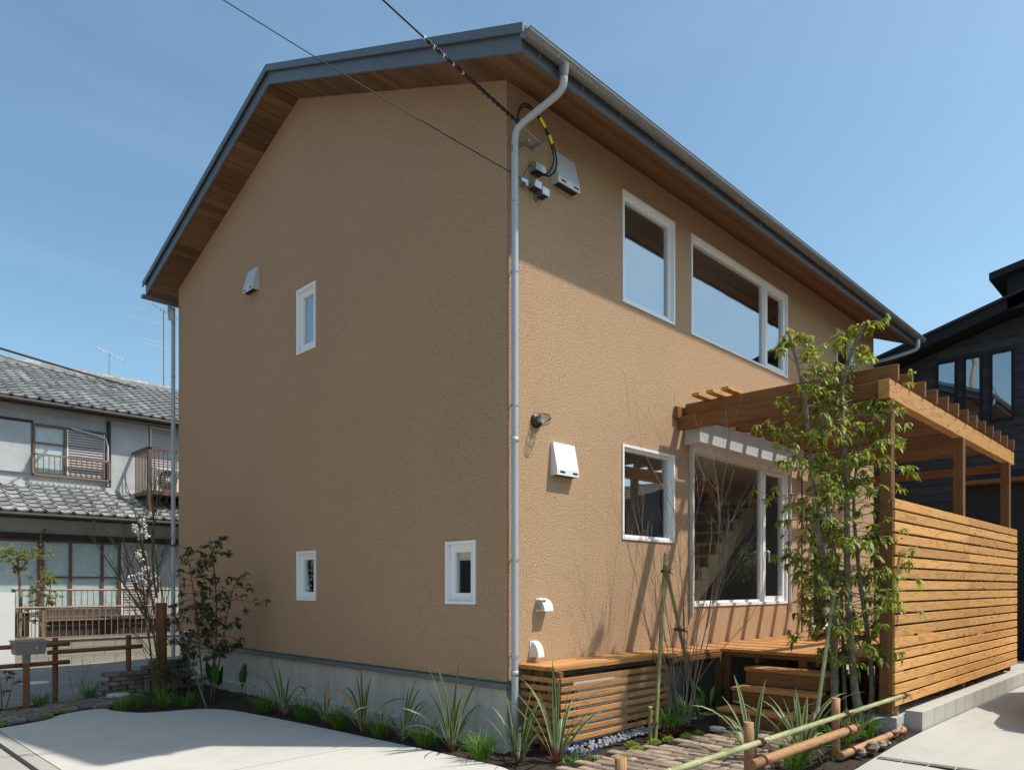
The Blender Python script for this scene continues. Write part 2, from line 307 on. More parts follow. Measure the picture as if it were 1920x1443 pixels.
# ================================================================ GROUND
g = MB(); xs = [-400, -7, -3, 2, 400]; ys = [-400, 0, 400]
for i in range(4):
    for j in range(2): g.poly([(xs[i], ys[j], gz(xs[i]) - .075), (xs[i + 1], ys[j], gz(xs[i + 1]) - .075), (xs[i + 1], ys[j + 1], gz(xs[i + 1]) - .075), (xs[i], ys[j + 1], gz(xs[i]) - .075)])
struct('ground', g, DIRT)
# soil beds (one bumpy sheet under drive, path and house)
s = MB(); nx, ny = 105, 155; x0, x1, y0, y1 = -3.05, 3.25, -2.66, 6.95
for j in range(ny + 1):
    for i in range(nx + 1):
        x = x0 + (x1 - x0) * i / nx; y = y0 + (y1 - y0) * j / ny
        s.v.append((x, y, gz(x) - .035 + .035 * mnoise.noise((x * 2.1, y * 2.1, 0)) * (1 if x > -.5 else .5) + .022 * mnoise.noise((x * 11, y * 11, 3))))
for j in range(ny):
    for i in range(nx): a = j * (nx + 1) + i; s.f.append((a, a + 1, a + nx + 2, a + nx + 1))
SOILO = struct('soil_bed', s, SOIL, smooth=True)
# concrete drive with its curved edge
edge = [(-3.06, 5.12), (-2.56, 5.23), (-2.35, 5.47), (-2.06, 5.56), (-1.86, 5.46), (-1.79, 5.13), (-1.63, 4.76), (-1.39, 4.60), (-1.15, 4.48), (-.99, 4.33), (-.84, 4.0), (-.77, 3.43), (-.71, 2.8), (-.67, 2.26), (-.61, 1.35), (-.56, .6), (-.54, .14), (-.52, -.26), (-.54, -.56), (-.75, -.84), (-1.3, -1.0), (-3.06, -1.05)]
def catmull(p, n=6):
    o = []
    for i in range(len(p) - 1):
        a, b, c, d = [Vector(p[max(0, min(len(p) - 1, i + k))]) for k in (-1, 0, 1, 2)]
        for k in range(n):
            t = k / n; o.append(.5 * ((2 * b) + (c - a) * t + (2 * a - 5 * b + 4 * c - d) * t * t + (3 * b - a - 3 * c + d) * t ** 3))
    o.append(Vector(p[-1])); return o
sm_edge = [tuple(v) for v in catmull(edge)]
d = MB(); d.prism([(x, y, gz(x) + .004) for x, y in sm_edge], (0, 0, -.13)); DRV = struct('concrete_drive', d, CONC); board('control_joint', (-3.05, 1.35, gz(-3.05) + .0045), (-.6, 1.1, gz(-.6) + .0045), .009, .002, OLDBLOCK, DRV, ch=0)
k = MB(); k.prism([(-3.19, -12, gz(-3.19) + .002), (-3.068, -12, gz(-3.07) + .002), (-3.068, 30, gz(-3.07) + .002), (-3.19, 30, gz(-3.19) + .002)], (0, 0, -.2)); KERB = struct('kerb', k, CONCS)
for i in range(12): board('kerb_joint', (-3.13, -5 + i * 1.2, gz(-3.13) + .0045), (-3.13, -4.99 + i * 1.2, gz(-3.13) + .0045), .118, .002, OLDBLOCK, KERB, ch=0)
k = MB(); k.prism([(-3.24, -12, -.17), (-3.192, -12, -.17), (-3.192, 30, -.17), (-3.24, 30, -.17)], (0, 0, -.04)); struct('drain_channel', k, SOIL)
k = MB()
k.prism([(-3.72, -60, gz(-3.72)), (-3.242, -60, gz(-3.242)), (-3.242, 60, gz(-3.242)), (-3.72, 60, gz(-3.72))], (0, 0, -.2)); struct('street_gutter', k, CONCS); k = MB()
for a, b in ((-7, -3.722), (-9, -7)): k.prism([(a, -60, gz(a) - .01), (b, -60, gz(b) - .01), (b, 60, gz(b) - .01), (a, 60, gz(a) - .01)], (0, 0, -.2))
struct('street', k, CONCS)
k = MB()
for a, b in ((-3.066, 2), (2, 40)): k.prism([(a, 6.85, gz(a) - .028), (b, 6.85 if a < 0 else 8.3, gz(b) - .028), (b, 11.45, gz(b) - .028), (a, 11.45, gz(a) - .028)], (0, 0, -.02))
struct('asphalt_lane', k, ASPH)
k = MB(); k.prism([(-3.05, 11.452, 0), (25, 11.452, 0), (25, 11.67, .0), (-3.05, 11.67, .0)], (0, 0, -.15)); 
k.v = [(x, y, z + gz(x) + (.045 if z > -.1 else 0)) for x, y, z in k.v]; struct('lane_kerb', k, CONCS)
# right-hand concrete path
p = MB(); pe = [(-3.06, -6.5), (14, -6.5), (14, -2.66), (3.2, -2.655), (2.3, -2.675), (1.4, -2.70), (-3.06, -2.75)]
p.prism([(x, y, gz(x) + .006) for x, y in pe], (0, 0, -.12)); PATH = struct('concrete_path', p, concm('path_concrete', (.40, .385, .35), .34))
for i in range(9):
    board('dark_sett', (1.72 + .016 * i, -2.715 - .19 * i, gz(1.72) + .0065), (1.735 + .016 * i, -2.895 - .19 * i, gz(1.72) + .0065), .085, .004, PAVERD, PATH, ch=0)
# reddish-brown brick paths
def inpoly(x, y, P):
    r = False; j = len(P) - 1
    for i in range(len(P)):
        if (P[i][1] > y) != (P[j][1] > y) and x < (P[j][0] - P[i][0]) * (y - P[i][1]) / (P[j][1] - P[i][1]) + P[i][0]: r = not r
        j = i
    return r
def paver_mesh(mat, L, W, seed):
    rg = random.Random(seed); bm = bmesh.new(); bmesh.ops.create_cube(bm, size=1)
    for v in bm.verts: v.co = Vector((v.co.x * L * rg.uniform(.94, 1.0), v.co.y * W * rg.uniform(.9, 1), v.co.z * .06))
    bmesh.ops.bevel(bm, geom=list(bm.edges), offset=.009, segments=1, affect='EDGES')
    for v in bm.verts: v.co += Vector((rg.uniform(-1, 1), rg.uniform(-1, 1), rg.uniform(-1, 1))) * .0025
    me = bpy.data.meshes.new('paver'); bm.to_mesh(me); bm.free(); me.materials.append(mat); return me
def path(name, label, P, ux, L, W, mat, ang, z):
    base = MB(); base.prism([(x, y, gz(x) - .012) for x, y in P], (0, 0, -.03)); po = struct(name, base, SOIL, label)
    ms = [paver_mesh(mat, L, W, i) for i in range(5)]; ca, sa = math.cos(ang), math.sin(ang); cx = sum(q[0] for q in P) / len(P); cy = sum(q[1] for q in P) / len(P)
    for j in range(-30, 31):
        for i in range(-20, 21):
            u = (i + .5 * (j % 2)) * (L + .009); v = j * (W + .009); x = cx + u * ca - v * sa; y = cy + u * sa + v * ca
            if inpoly(x, y, P):
                piece('paver', ms[rng.randrange(5)], (x + rng.uniform(-.003, .003), y + rng.uniform(-.003, .003), gz(x) - .006 + z + rng.uniform(-.006, .006)), po, (rng.uniform(-.02, .02), rng.uniform(-.02, .02), ang + rng.uniform(-.03, .03)))
    return po
path('brick_path', None, [(-1.3, -1.1), (-.3, -.96), (.1, -.92), (.55, -.9), (.8, -1.05), (1.1, -1.12), (1.55, -1.2), (1.95, -1.28), (2.1, -1.45), (2.08, -1.9), (1.5, -2.0), (.9, -2.1), (0, -2.2), (-1.3, -2.25)], 0, .235, .108, PAVER, R(91), .0)
path('garden_path', None, [(-3.05, 5.3), (-2.62, 5.4), (-2.4, 5.62), (-2.1, 5.72), (-1.8, 5.62), (-1.55, 5.75), (-1.25, 6.0), (-1.2, 6.3), (-1.5, 6.55), (-2.0, 6.4), (-2.4, 6.3), (-3.05, 6.25)], 0, .21, .13, PAVERD, R(4), .0)
def disc(x, y, r, z, h, n=28): return MB().prism([(x + r * math.cos(2 * math.pi * i / n), y + r * math.sin(2 * math.pi * i / n), z) for i in range(n)], (0, 0, -h))
def lid(x, y, r, z, label):
    t = thing('drain_lid', label, 'drain lid', (x, y, z - .04), 'round drain lids'); part('rim', disc(x, y, r, z, .03), LID, t); part('cover', disc(x, y, r * .86, z + .004, .01), LID, t)
lid(-1.42, 6.33, .15, gz(-1.4) + .045, 'pale round drain lid at the end of the brick garden path'); lid(-1.79, 9.27, .2, gz(-1.8) - .015, 'pale round drain lid set in the asphalt lane'); lid(1.83, -1.16, .08, gz(1.8) + .03, 'small pale blue drain lid by the wooden garden steps')
# ================================================================ THE HOUSE
H = thing('house', 'two storey house with tan stucco walls and a grey metal gable roof', 'house', (0, 0, 0))
HX, HY, ZB, ZE, RY, RZ, ZL = 9.717, 7.90, .622, 6.25, 3.864, 7.888, 6.55
SR, SL_ = (RZ - ZE) / RY, (RZ - ZL) / (HY - RY)
RW = [(1.81, 2.875, 4.672, 5.926), (3.247, 6.006, 4.662, 5.928), (7.92, 8.75, 4.67, 5.92), (1.806, 2.87, 2.03, 3.096), (3.27, 6.0, 1.25, 3.262), (6.9, 7.7, .80, 2.8)]
LW = [(3.428, 3.906, 4.536, 5.38), (3.422, 3.906, 1.324, 1.967), (.422, .882, 1.328, 1.963)]
def skin(mb, T, U, V, holes, depth=.13):
    us = sorted({U[0], U[1]} | {h[k] for h in holes for k in (0, 1)}); vs_ = sorted({V[0], V[1]} | {h[k] for h in holes for k in (2, 3)})
    for a, b in zip(us, us[1:]):
        for c, d in zip(vs_, vs_[1:]):
            m = ((a + b) / 2, (c + d) / 2)
            if not any(h[0] < m[0] < h[1] and h[2] < m[1] < h[3] for h in holes): mb.poly([T(a, c, 0), T(b, c, 0), T(b, d, 0), T(a, d, 0)])
    for h in holes:
        for q in (((h[0], h[2]), (h[1], h[2])), ((h[1], h[2]), (h[1], h[3])), ((h[1], h[3]), (h[0], h[3])), ((h[0], h[3]), (h[0], h[2]))):
            (a, b), (c, d) = q; mb.poly([T(a, b, 0), T(c, d, 0), T(c, d, -depth), T(a, b, -depth)])
wl = MB(); skin(wl, TR, (0, HX), (ZB, ZE + .03), RW); skin(wl, TL, (0, HY), (ZB, 6.2), LW)
wl.poly([(0, 0, 6.2), (0, HY, 6.2), (0, HY, ZL + .02), (0, RY, RZ + .02), (0, 0, ZE + .02)])
wl.poly([(HX, 0, ZB), (HX, HY, ZB), (HX, HY, ZL), (HX, RY, RZ), (HX, 0, ZE)]); TBK = lambda u, v, w_: (u, HY + w_, v); skin(wl, TBK, (0, HX), (ZB, ZL), [(5.2, 8.6, 1.2, 3.1), (4.2, 7.2, 4.3, 5.8)])
wl.poly([(0, 0, ZB), (HX, 0, ZB), (HX, HY, ZB), (0, HY, ZB)])
part('wall', wl, STUCCO, H)
part('foundation', MB().box(.03, HX - .03, .03, HY - .03, -.3, ZB - .004), FOUND, H)
ft = MB().box(-.065, .028, -.03, HY + .05, -.3, .085).box(.03, HX, -.05, .028, -.3, .07); part('footing', ft, FOUND, H)
fl = MB()
for a in (0, 1):
    pr = [(-.022, .535), (-.022, .59), (.035, .605), (.035, .535)]
    if a: fl.prism([(u, -.022, z) for u, z in pr], (0, HY + .03, 0))
    else: fl.prism([(.036, u, z) for u, z in pr], (HX - .03, 0, 0))
part('base_flashing', fl, FLASH, H)
# --- windows
def window(T, u0, u1, v0, v1, sash=None, mull=None, gl=GLASS, cas=.028, fr=.045, label=None):
    wo = part('window', ring(MB(), T, u0 + .002, u1 - .002, v0 + .002, v1 - .002, cas, -.10, .014), WHITE, H, label=label)
    i0, i1, j0, j1 = u0 + cas + .003, u1 - cas - .003, v0 + cas + .003, v1 - cas - .003
    if mull is None:
        part('sash', ring(MB(), T, i0, i1, j0, j1, fr, -.09, -.03), WHITE, wo)
        part('pane', MB().boxT(T, i0 + fr - .01, i1 - fr + .01, j0 + fr - .01, j1 - fr + .01, -.064, -.058), gl, wo)
    else:
        part('sash', ring(MB(), T, i0, mull - .025, j0, j1, .03, -.09, -.035), WHITE, wo); part('sash', ring(MB(), T, mull - .022, i1, j0, j1, .075, -.09, -.015), WHITE, wo)
        part('pane', MB().boxT(T, i0 + .02, mull - .045, j0 + .02, j1 - .02, -.067, -.06), gl, wo); part('pane', MB().boxT(T, mull + .05, i1 - .07, j0 + .07, j1 - .07, -.057, -.05), gl, wo)
    return wo
window(TR, *RW[0], fr=.05); window(TR, *RW[1], mull=5.33); window(TR, *RW[2]); window(TR, *RW[3], fr=.03)
sd = window(TR, *RW[4], mull=5.27, gl=GLASSB, cas=.04, label='tall white sliding garden door'); window(TR, *RW[5], gl=GLASSB)
part('door_handle', MB().tube([TR(5.31, 2.02, -.01), TR(5.31, 2.02, .03), TR(5.315, 2.0, .045), TR(5.315, 1.86, .045)], .013, 8), STEEL, sd)
for q in LW: window(TL, *q, fr=.08, cas=.03)
for q in ((5.2, 8.6, 1.2, 3.1), (4.2, 7.2, 4.3, 5.8)): window(TBK, *q, gl=GLASSB)  # unseen back windows, added to let daylight in on the staircase
# --- rooms behind the glass
im = MB()
for z0, z1 in ((.78, 3.3), (3.55, 6.1)):
    im.poly([(.2, .16, z1), (9.5, .16, z1), (9.5, 7.6, z1), (.2, 7.6, z1)]); im.poly([(9.5, .16, z0), (9.5, 7.6, z0), (9.5, 7.6, z1), (9.5, .16, z1)]); im.poly([(.16, .16, z0), (.16, 7.6, z0), (.16, 7.6, z1), (.16, .16, z1)]) if z0 > 9 else None
    im.poly([(3.0, .3, z0), (3.0, 7.6, z0), (3.0, 7.6, z1), (3.0, .3, z1)])
part('interior_wall', im, INT, H)
part('interior_floor', MB().poly([(.2, .16, .78), (9.5, .16, .78), (9.5, 7.6, .78), (.2, 7.6, .78)]).poly([(.2, .16, 3.55), (9.5, .16, 3.55), (9.5, 7.6, 3.55), (.2, 7.6, 3.55)]), INTF, H)
st = MB(); n = 11; pts = []; X0, Z0, RUN, RISE = 3.98, .80, .265, .2
for i in range(n): pts += [(X0 + i * RUN, .9, Z0 + (i) * RISE), (X0 + i * RUN, .9, Z0 + (i + 1) * RISE)]
pts += [(X0 + n * RUN, .9, Z0 + n * RISE), (X0 + n * RUN, .9, Z0 + n * RISE - .32), (X0 + .32, .9, Z0)]
stc = part('staircase', st.prism(pts, (0, .05, 0)), PALE, H)
for i in range(n): board('tread', (X0 + (i + .5) * RUN, .96, Z0 + (i + 1) * RISE - .02), (X0 + (i + .5) * RUN, 1.8, Z0 + (i + 1) * RISE - .02), RUN, .035, PALE, stc)
# --- roof
EO, XO, XF = -.59, -.42, 10.14
zr = lambda y: ZE + SR * y; zl = lambda y: RZ - SL_ * (y - RY); zs = lambda y: zr(y) if y < RY else zl(y)
YE2 = 8.22
rf = MB(); rf.prism([(XO - .02, EO - .05, zr(EO - .05) + .18), (XO - .02, RY, RZ + .18), (XO - .02, RY, RZ + .21), (XO - .02, EO - .05, zr(EO - .05) + .21)], (XF - XO + .04, 0, 0))
rf.prism([(XO - .02, YE2 + .05, zl(YE2 + .05) + .18), (XO - .02, RY, RZ + .18), (XO - .02, RY, RZ + .21), (XO - .02, YE2 + .05, zl(YE2 + .05) + .21)], (XF - XO + .04, 0, 0))
ROOF = part('roof', rf, DROOF, H)
core = MB(); core.prism([(XO + .02, EO + .02, zr(EO) + .02), (XO + .02, RY, RZ + .02), (XO + .02, YE2 - .02, zl(YE2) + .02), (XO + .02, YE2 - .02, zl(YE2) + .175), (XO + .02, RY, RZ + .175), (XO + .02, EO + .02, zr(EO) + .175)], (XF - XO - .04, 0, 0)); part('roof_deck', core, INTD, ROOF)
for xa, xb in ((XO, XO + .022), (XF - .022, XF)):
    part('verge_board', MB().prism([(xa, EO - .012, zr(EO) - .012), (xa, RY, RZ - .012), (xa, RY, RZ + .15), (xa, EO - .012, zr(EO) + .15)], (xb - xa, 0, 0)), METAL, ROOF)
    part('verge_board', MB().prism([(xa, YE2, zl(YE2) - .012), (xa, RY + .001, RZ - .012), (xa, RY + .001, RZ + .15), (xa, YE2, zl(YE2) + .15)], (xb - xa, 0, 0)), METAL, ROOF)
for xa, xb in ((XO - .04, XO - .022), (XF + .022, XF + .04)):
    part('verge_flashing', MB().prism([(xa, EO - .06, zr(EO - .06) + .135), (xa, RY, RZ + .135), (xa, RY, RZ + .216), (xa, EO - .06, zr(EO - .06) + .216)], (xb - xa, 0, 0)), METAL, ROOF)
    part('verge_flashing', MB().prism([(xa, YE2 + .05, zl(YE2 + .05) + .135), (xa, RY + .001, RZ + .135), (xa, RY + .001, RZ + .216), (xa, YE2 + .05, zl(YE2 + .05) + .216)], (xb - xa, 0, 0)), METAL, ROOF)
part('verge_joint', MB().prism([(XO - .003, 1.545, zr(1.545) - .01), (XO - .003, 1.555, zr(1.555) - .01), (XO - .003, 1.555, zr(1.555) + .134), (XO - .003, 1.545, zr(1.545) + .134)], (.002, 0, 0)), FLASH, ROOF)
part('fascia', MB().box(XO + .022, XF - .022, EO - .012, EO + .01, zr(EO) - .012, zr(EO) + .15), METAL, ROOF); part('fascia', MB().box(XO + .022, XF - .022, YE2 - .01, YE2 + .01, zl(YE2) - .012, zl(YE2) + .15), METAL, ROOF)
SOF = part('soffit', MB().prism([(XO + .025, EO + .012, zr(EO + .012) + .012), (XO + .025, RY, RZ + .012), (XO + .025, RY, RZ + .018), (XO + .025, EO + .012, zr(EO + .012) + .018)], (XF - XO - .05, 0, 0)), INTD, ROOF)
a = math.atan(SR); bw = .124; y = EO + .014
while y < RY - .06:
    yc = y + bw * .5 * math.cos(a); full = y < .0
    board('soffit_board', (XO + .024, yc, zs(yc) + .004), (XF - .024 if full else .12, yc, zs(yc) + .004), bw - .005, .012, SOFFIT, SOF, up=(0, -math.sin(a), math.cos(a)), ch=.002); y += bw * math.cos(a)
a = -math.atan(SL_); y = RY + .01
while y < YE2 - .06:
    yc = y + bw * .5 * math.cos(a)
    board('soffit_board', (XO + .024, yc, zs(yc) + .004), (.12 if yc < HY - .06 else XF - .03, yc, zs(yc) + .004), bw - .005, .012, SOFFIT, SOF, up=(0, -math.sin(a), math.cos(a)), ch=.002); y += bw * math.cos(a)
for i in range(24):
    xx = XO + .2 + i * .44; yA = EO - .05; board('seam', (xx, yA, zr(yA) + .218), (xx, RY, RZ + .218), .02, .025, DROOF, ROOF, ch=0)
def gutter(yc, zc, xa, xb, sgn):
    m = MB(); n = 9; outer = [(yc + .062 * math.cos(math.pi + math.pi * i / n), zc + .062 * math.sin(math.pi + math.pi * i / n)) for i in range(n + 1)]; inner = [(yc + .057 * math.cos(math.pi + math.pi * i / n), zc + .057 * math.sin(math.pi + math.pi * i / n)) for i in range(n, -1, -1)]
    m.prism([(xa, y, z) for y, z in outer + inner], (xb - xa, 0, 0)); m.prism([(xa - .004, y, z) for y, z in outer], (.004, 0, 0)); m.prism([(xb, y, z) for y, z in outer], (.004, 0, 0))
    m.tube([(xa, yc - .06 * sgn, zc + .004), (xb, yc - .06 * sgn, zc + .004)], .007, 6)
    return part('gutter', m, GUTTER, ROOF, smooth=False)
G1 = gutter(-.672, 6.115, XO - .03, XF + .16, 1); G2 = gutter(8.30, 6.44, XO - .03, XF + .1, -1)
for i in range(18): part('gutter_bracket', MB().box(XO + .2 + i * .585, XO + .22 + i * .585, -.62, -.602, 6.04, 6.09).box(XO + .2 + i * .585, XO + .22 + i * .585, -.735, -.602, 6.121, 6.127), STEEL, G1)
def pipe(pts, r=.032, clips=(), cd=(0, 1, 0)):
    P = catmull(pts, 5) if len(pts[0]) == 3 else pts
    po = part('downpipe', MB().tube(P, r, 14), PIPE, H, smooth=True)
    for z in clips: x, y = pts[-1][0], pts[-1][1]; part('pipe_clip', MB().tube([(x, y, z - .012), (x, y, z + .012)], r + .004, 14).box(x - .008 - .05 * cd[0], x + .008, y - .008, y + .008 + .05 * cd[1], z - .01, z + .01), STEEL, po)
    for z in (2.9, .72, 5.1): part('coupling', MB().tube([(pts[-1][0], pts[-1][1], z - .05), (pts[-1][0], pts[-1][1], z + .0)], r + .0025, 14), PIPE, po, smooth=True)
    return po
pipe([(.04, -.672, 6.09), (.04, -.672, 6.0), (.04, -.668, 5.92), (.04, -.61, 5.855), (.04, -.35, 5.815), (.04, -.13, 5.775), (.04, -.075, 5.70), (.04, -.068, 5.55), (.04, -.068, 5.4), (.04, -.068, 3), (.04, -.068, .06)], .033, (4.45, 3.2, 1.75, .85))
pipe([(.0, 8.30, 6.39), (.0, 8.30, 6.25), (.0, 8.27, 6.14), (-.03, 8.06, 6.24), (-.06, 7.985, 6.18), (-.06, 7.98, 6.0), (-.06, 7.98, 5.9), (-.06, 7.98, 3), (-.06, 7.98, 0)], .033, (5.2, 2.5), (0, -1, 0))
pipe([(10.02, -.672, 6.08), (10.02, -.672, 5.98), (10.02, -.655, 5.9), (10.0, -.56, 5.86), (9.9, -.2, 5.78), (9.83, .08, 5.74), (9.8, .12, 5.65), (9.8, .13, 5.5), (9.8, .13, 0)], .033)
part('outlet', MB().tube([(.04, -.672, 6.07), (.04, -.672, 5.96)], [.05, .035], 14), GUTTER, G1)
# --- vent hoods, lamp, meters on the walls
def hood(T, u0, u1, v0, v1, dp, mat=VENT, label=None):
    h = v1 - v0; m = MB(); P = [(0, v1), (.03, v1), (dp, v0 + .06), (dp, v0), (.0, v0)]
    b = len(m.v); m.prism([(u0, q[1], q[0]) for q in P], (u1 - u0, 0, 0)); m.v = [T(*q) for q in m.v]
    o = part('vent_hood', m, mat, H, label=label); wd = u1 - u0
    for f in (.14, .72): part('vent_slot', MB().boxT(T, u0 + wd * f, u0 + wd * (f + .22), v0 + .022, v0 + .042, dp - .001, dp + .0015), BLACK, o)
    part('vent_mouth', MB().boxT(T, u0 + .02, u1 - .02, v0 - .004, v0, .015, dp - .012), BLACK, o); return o
hood(TR, .62, .955, 2.615, 2.945, .085, VENTW); hood(TR, .62, .955, 5.51, 5.85, .10); hood(TL, 4.965, 5.265, 5.70, 6.03, .10)
def round_hood(T, u, v, wd, dp, ht, eye=False):
    m = MB(); P = [(0, v)] + [(dp * math.sin(t), v - ht + ht * math.cos(t)) for t in [math.pi / 2 * i / 6 for i in range(7)]] + [(0, v - ht)]
    m.prism([(u, q[1], q[0]) for q in P[1:]], (wd, 0, 0)); m.v = [T(*q) for q in m.v]; o = part('pipe_cover' if not eye else 'security_light', m, VENTW if not eye else VENTW, H)
    part('back_plate', MB().boxT(T, u - .02, u + wd + .005, v - ht - .005, v + .005, -.002, .008), VENTW, o)
    if eye: part('sensor_lens', MB().boxT(T, u - .02, u + .05, v - ht + .02, v - .01, .008, .07), STEEL, o)
    return o
round_hood(TR, .33, .975, .085, .10, .15); round_hood(TR, .42, 1.385, .13, .10, .12, True); round_hood(TL, 7.45, .79, .12, .10, .16)
lampo = part('wall_lamp', MB().tube([(.40, -.0, 3.12), (.40, -.025, 3.12), (.40, -.045, 3.12)], [.072, .07, .045], 18), BRONZE, H, label='small caged marine bulkhead lamp')
part('lamp_socket', MB().tube([(.40, -.045, 3.12), (.40, -.08, 3.12)], [.03, .022], 12), STEEL, lampo)
part('lamp_glass', MB().tube([(.40, -.045, 3.12), (.40, -.08, 3.12), (.40, -.125, 3.12), (.40, -.16, 3.12), (.40, -.175, 3.12)], [.042, .048, .048, .03, .005], 14), GLASSB, lampo, smooth=True)
cg = MB()
for i in range(6):
    a = math.pi / 3 * i; u, v = math.cos(a), math.sin(a); cg.tube([(.40 + .058 * u * q, -yy, 3.12 + .058 * v * q) for q, yy in ((1, .04), (1.02, .09), (1, .13), (.72, .165), (.05, .185))], .003, 5)
cg.tube([(.40 + .06 * math.cos(t), -.10, 3.12 + .06 * math.sin(t)) for t in [math.pi / 8 * i for i in range(17)]], .003, 5, False); part('lamp_cage', cg, BRONZE, lampo)
br = part('cable_bracket', MB().box(.13, .36, -.012, -.0, 5.735, 5.765).box(.33, .345, -.19, -.012, 5.74, 5.765).box(.333, .342, -.20, -.19, 5.66, 5.86).box(.30, .375, -.195, -.185, 5.85, 5.86).box(.13, .15, -.16, -.012, 5.66, 5.69), STEEL, H)
for a, b, c, d in ((.30, .44, 5.50, 5.60), (.27, .38, 5.33, 5.43), (.39, .49, 5.30, 5.40)):
    o = part('cable_box', MB().prism([(a, -.0, c), (a, -.10, c), (a, -.10, d - .03), (a, -.02, d), (a, 0, d)], (b - a, 0, 0)), STEEL, H); part('box_mouth', MB().box(a + .01, b - .01, -.09, -.012, c - .003, c), BLACK, o)
# --- roller shutter box over the garden door
SB = part('shutter_box', MB().box(3.11, 6.12, -.212, 0, 3.262, 3.54), VENT, H)
part('shutter_edge', MB().box(3.105, 6.125, -.22, -.002, 3.268, 3.285), VENT, SB); part('guide_rail', MB().box(3.215, 3.24, -.05, -.002, 1.12, 3.262), VENT, SB); part('guide_rail', MB().box(6.03, 6.055, -.05, -.002, 1.12, 3.262), VENT, SB)
part('shutter_slat', MB().box(3.235, 6.05, -.05, -.03, 3.19, 3.262), VENTW, SB)
part('rain_pole', MB().tube([(6.42, -.05, .8), (6.42, -.05, 3.3)], .012, 8), BLACK, H)
# ================================================================ CABLES
def hang(p0, p1, sag, n=16): return [Vector(p0).lerp(Vector(p1), i / n) - Vector((0, 0, sag * 4 * (i / n) * (1 - i / n))) for i in range(n + 1)]
PO = (-7.92, 3.77)
svc = thing('service_cable', 'thick twisted black power cable coming down to the house corner', 'cable', (.2, -.1, 5.7))
main = hang((PO[0], PO[1], 12.3), (.02, -.14, 5.79), .22, 40)
part('wire', MB().tube(main, .0095, 8), CABLE, svc)
tw = MB(); ia = 36
for k in (0, 1):
    P = []
    for i in range(90):
        t = i / 89; a = main[ia].lerp(main[40], t); ang = t * 60 + k * math.pi; P.append(a + Vector((0, math.cos(ang), math.sin(ang))) * .013)
    tw.tube(P, .006, 5)
part('twisted_wrap', tw, CABLE, svc)
for i in range(5): q = main[36].lerp(main[38], i / 5); part('cable_clip', MB().box(q.x - .012, q.x + .012, q.y - .012, q.y + .012, q.z - .012, q.z + .012), VENT, svc)
def arc(P, r=.009): return MB().tube([tuple(v) for v in catmull(P, 6)], r, 7)
part('loop', arc([(.02, -.14, 5.79), (-.02, -.17, 5.86), (.03, -.2, 5.95), (.18, -.22, 5.92), (.36, -.24, 5.74), (.46, -.22, 5.56), (.43, -.16, 5.46), (.37, -.06, 5.5)]), CABLE, svc); part('loop', arc([(.02, -.14, 5.79), (.0, -.16, 5.87), (.06, -.19, 5.94), (.2, -.21, 5.90), (.34, -.22, 5.76), (.44, -.2, 5.6), (.41, -.14, 5.48), (.35, -.05, 5.5)], .008), CABLE, svc)
for a, b in (((.22, -.225, 5.893), (.285, -.235, 5.825)), ((.33, -.24, 5.775), (.375, -.24, 5.71))): part('yellow_marker', MB().tube([a, b], .013, 8), YEL, svc)
part('stay', MB().tube([(.02, -.14, 5.79), (.335, -.19, 5.68)], .004, 6), STEEL, svc)
tel = thing('telephone_cable', 'thin dark telephone cable crossing the gable to the house corner', 'cable', (.2, -.1, 5.35))
part('wire', MB().tube(hang((PO[0], PO[1], 9.4), (.14, -.06, 5.36), .26, 26), .0045, 6), CABLE, tel); part('loop', arc([(.14, -.06, 5.36), (.22, -.1, 5.50), (.29, -.1, 5.44), (.24, -.12, 5.24), (.3, -.1, 5.18), (.36, -.08, 5.3)], .004), CABLE, tel); part('tensioner', MB().box(.13, .20, -.07, -.05, 5.335, 5.365).box(.2, .235, -.06, 0, 5.32, 5.38), STEEL, tel)
up_ = thing('utility_pole', 'grey concrete utility pole across the street behind the viewer', 'utility pole', (PO[0], PO[1], -.3)); part('post', MB().tube([(PO[0], PO[1], -.3), (PO[0], PO[1], 12.8)], [.17, .11], 14), CONCS, up_); part('crossarm', MB().box(PO[0] - .05, PO[0] + .05, PO[1] - .8, PO[1] + .8, 12.3, 12.4), STEEL, up_)
# ================================================================ DECK, COVER, STEPS
DZ = .77
DK = thing('deck', 'raised cedar deck running along the sunny house wall', 'deck', (3.2, -.3, 0))
for j in range(4): board('deck_board', (.15, -.065 - j * .1155, DZ - .02), (3.14, -.065 - j * .1155, DZ - .02), .111, .04, DECK, DK)
for j in range(20): board('deck_board', (3.146, -.065 - j * .1155, DZ - .02), (8.6, -.065 - j * .1155, DZ - .02), .111, .04, DECK, DK)
board('rim_joist', (3.19, -.5, DZ - .065), (3.19, -2.36, DZ - .065), .04, .045, CEDARD, DK); board('rim_joist', (2.02, -.48, DZ - .075), (3.16, -.48, DZ - .075), .03, .05, CEDARD, DK)
for y in (-.1, -.9, -1.6, -2.28): board('deck_joist', (3.2, y, DZ - .10), (8.55, y, DZ - .10), .045, .1, CEDARD, DK)
for x in (3.22, 5.0, 6.8, 8.4):
    for y in (-.52, -1.45, -2.28): board('post', (x, y, 0), (x, y, DZ - .045), .09, .09, CEDARD, DK, up=(0, 1, 0))
board('post', (3.12, -.46, 0), (3.12, -.46, DZ - .045), .07, .07, CEDARD, DK, up=(0, 1, 0)); board('post', (3.1, -.08, 0), (3.1, -.08, DZ - .045), .07, .07, CEDARD, DK, up=(0, 1, 0))
SC = thing('slatted_cover', 'low slatted cedar screen boxing in the air conditioner unit', 'screen', (1.0, -.4, 0))
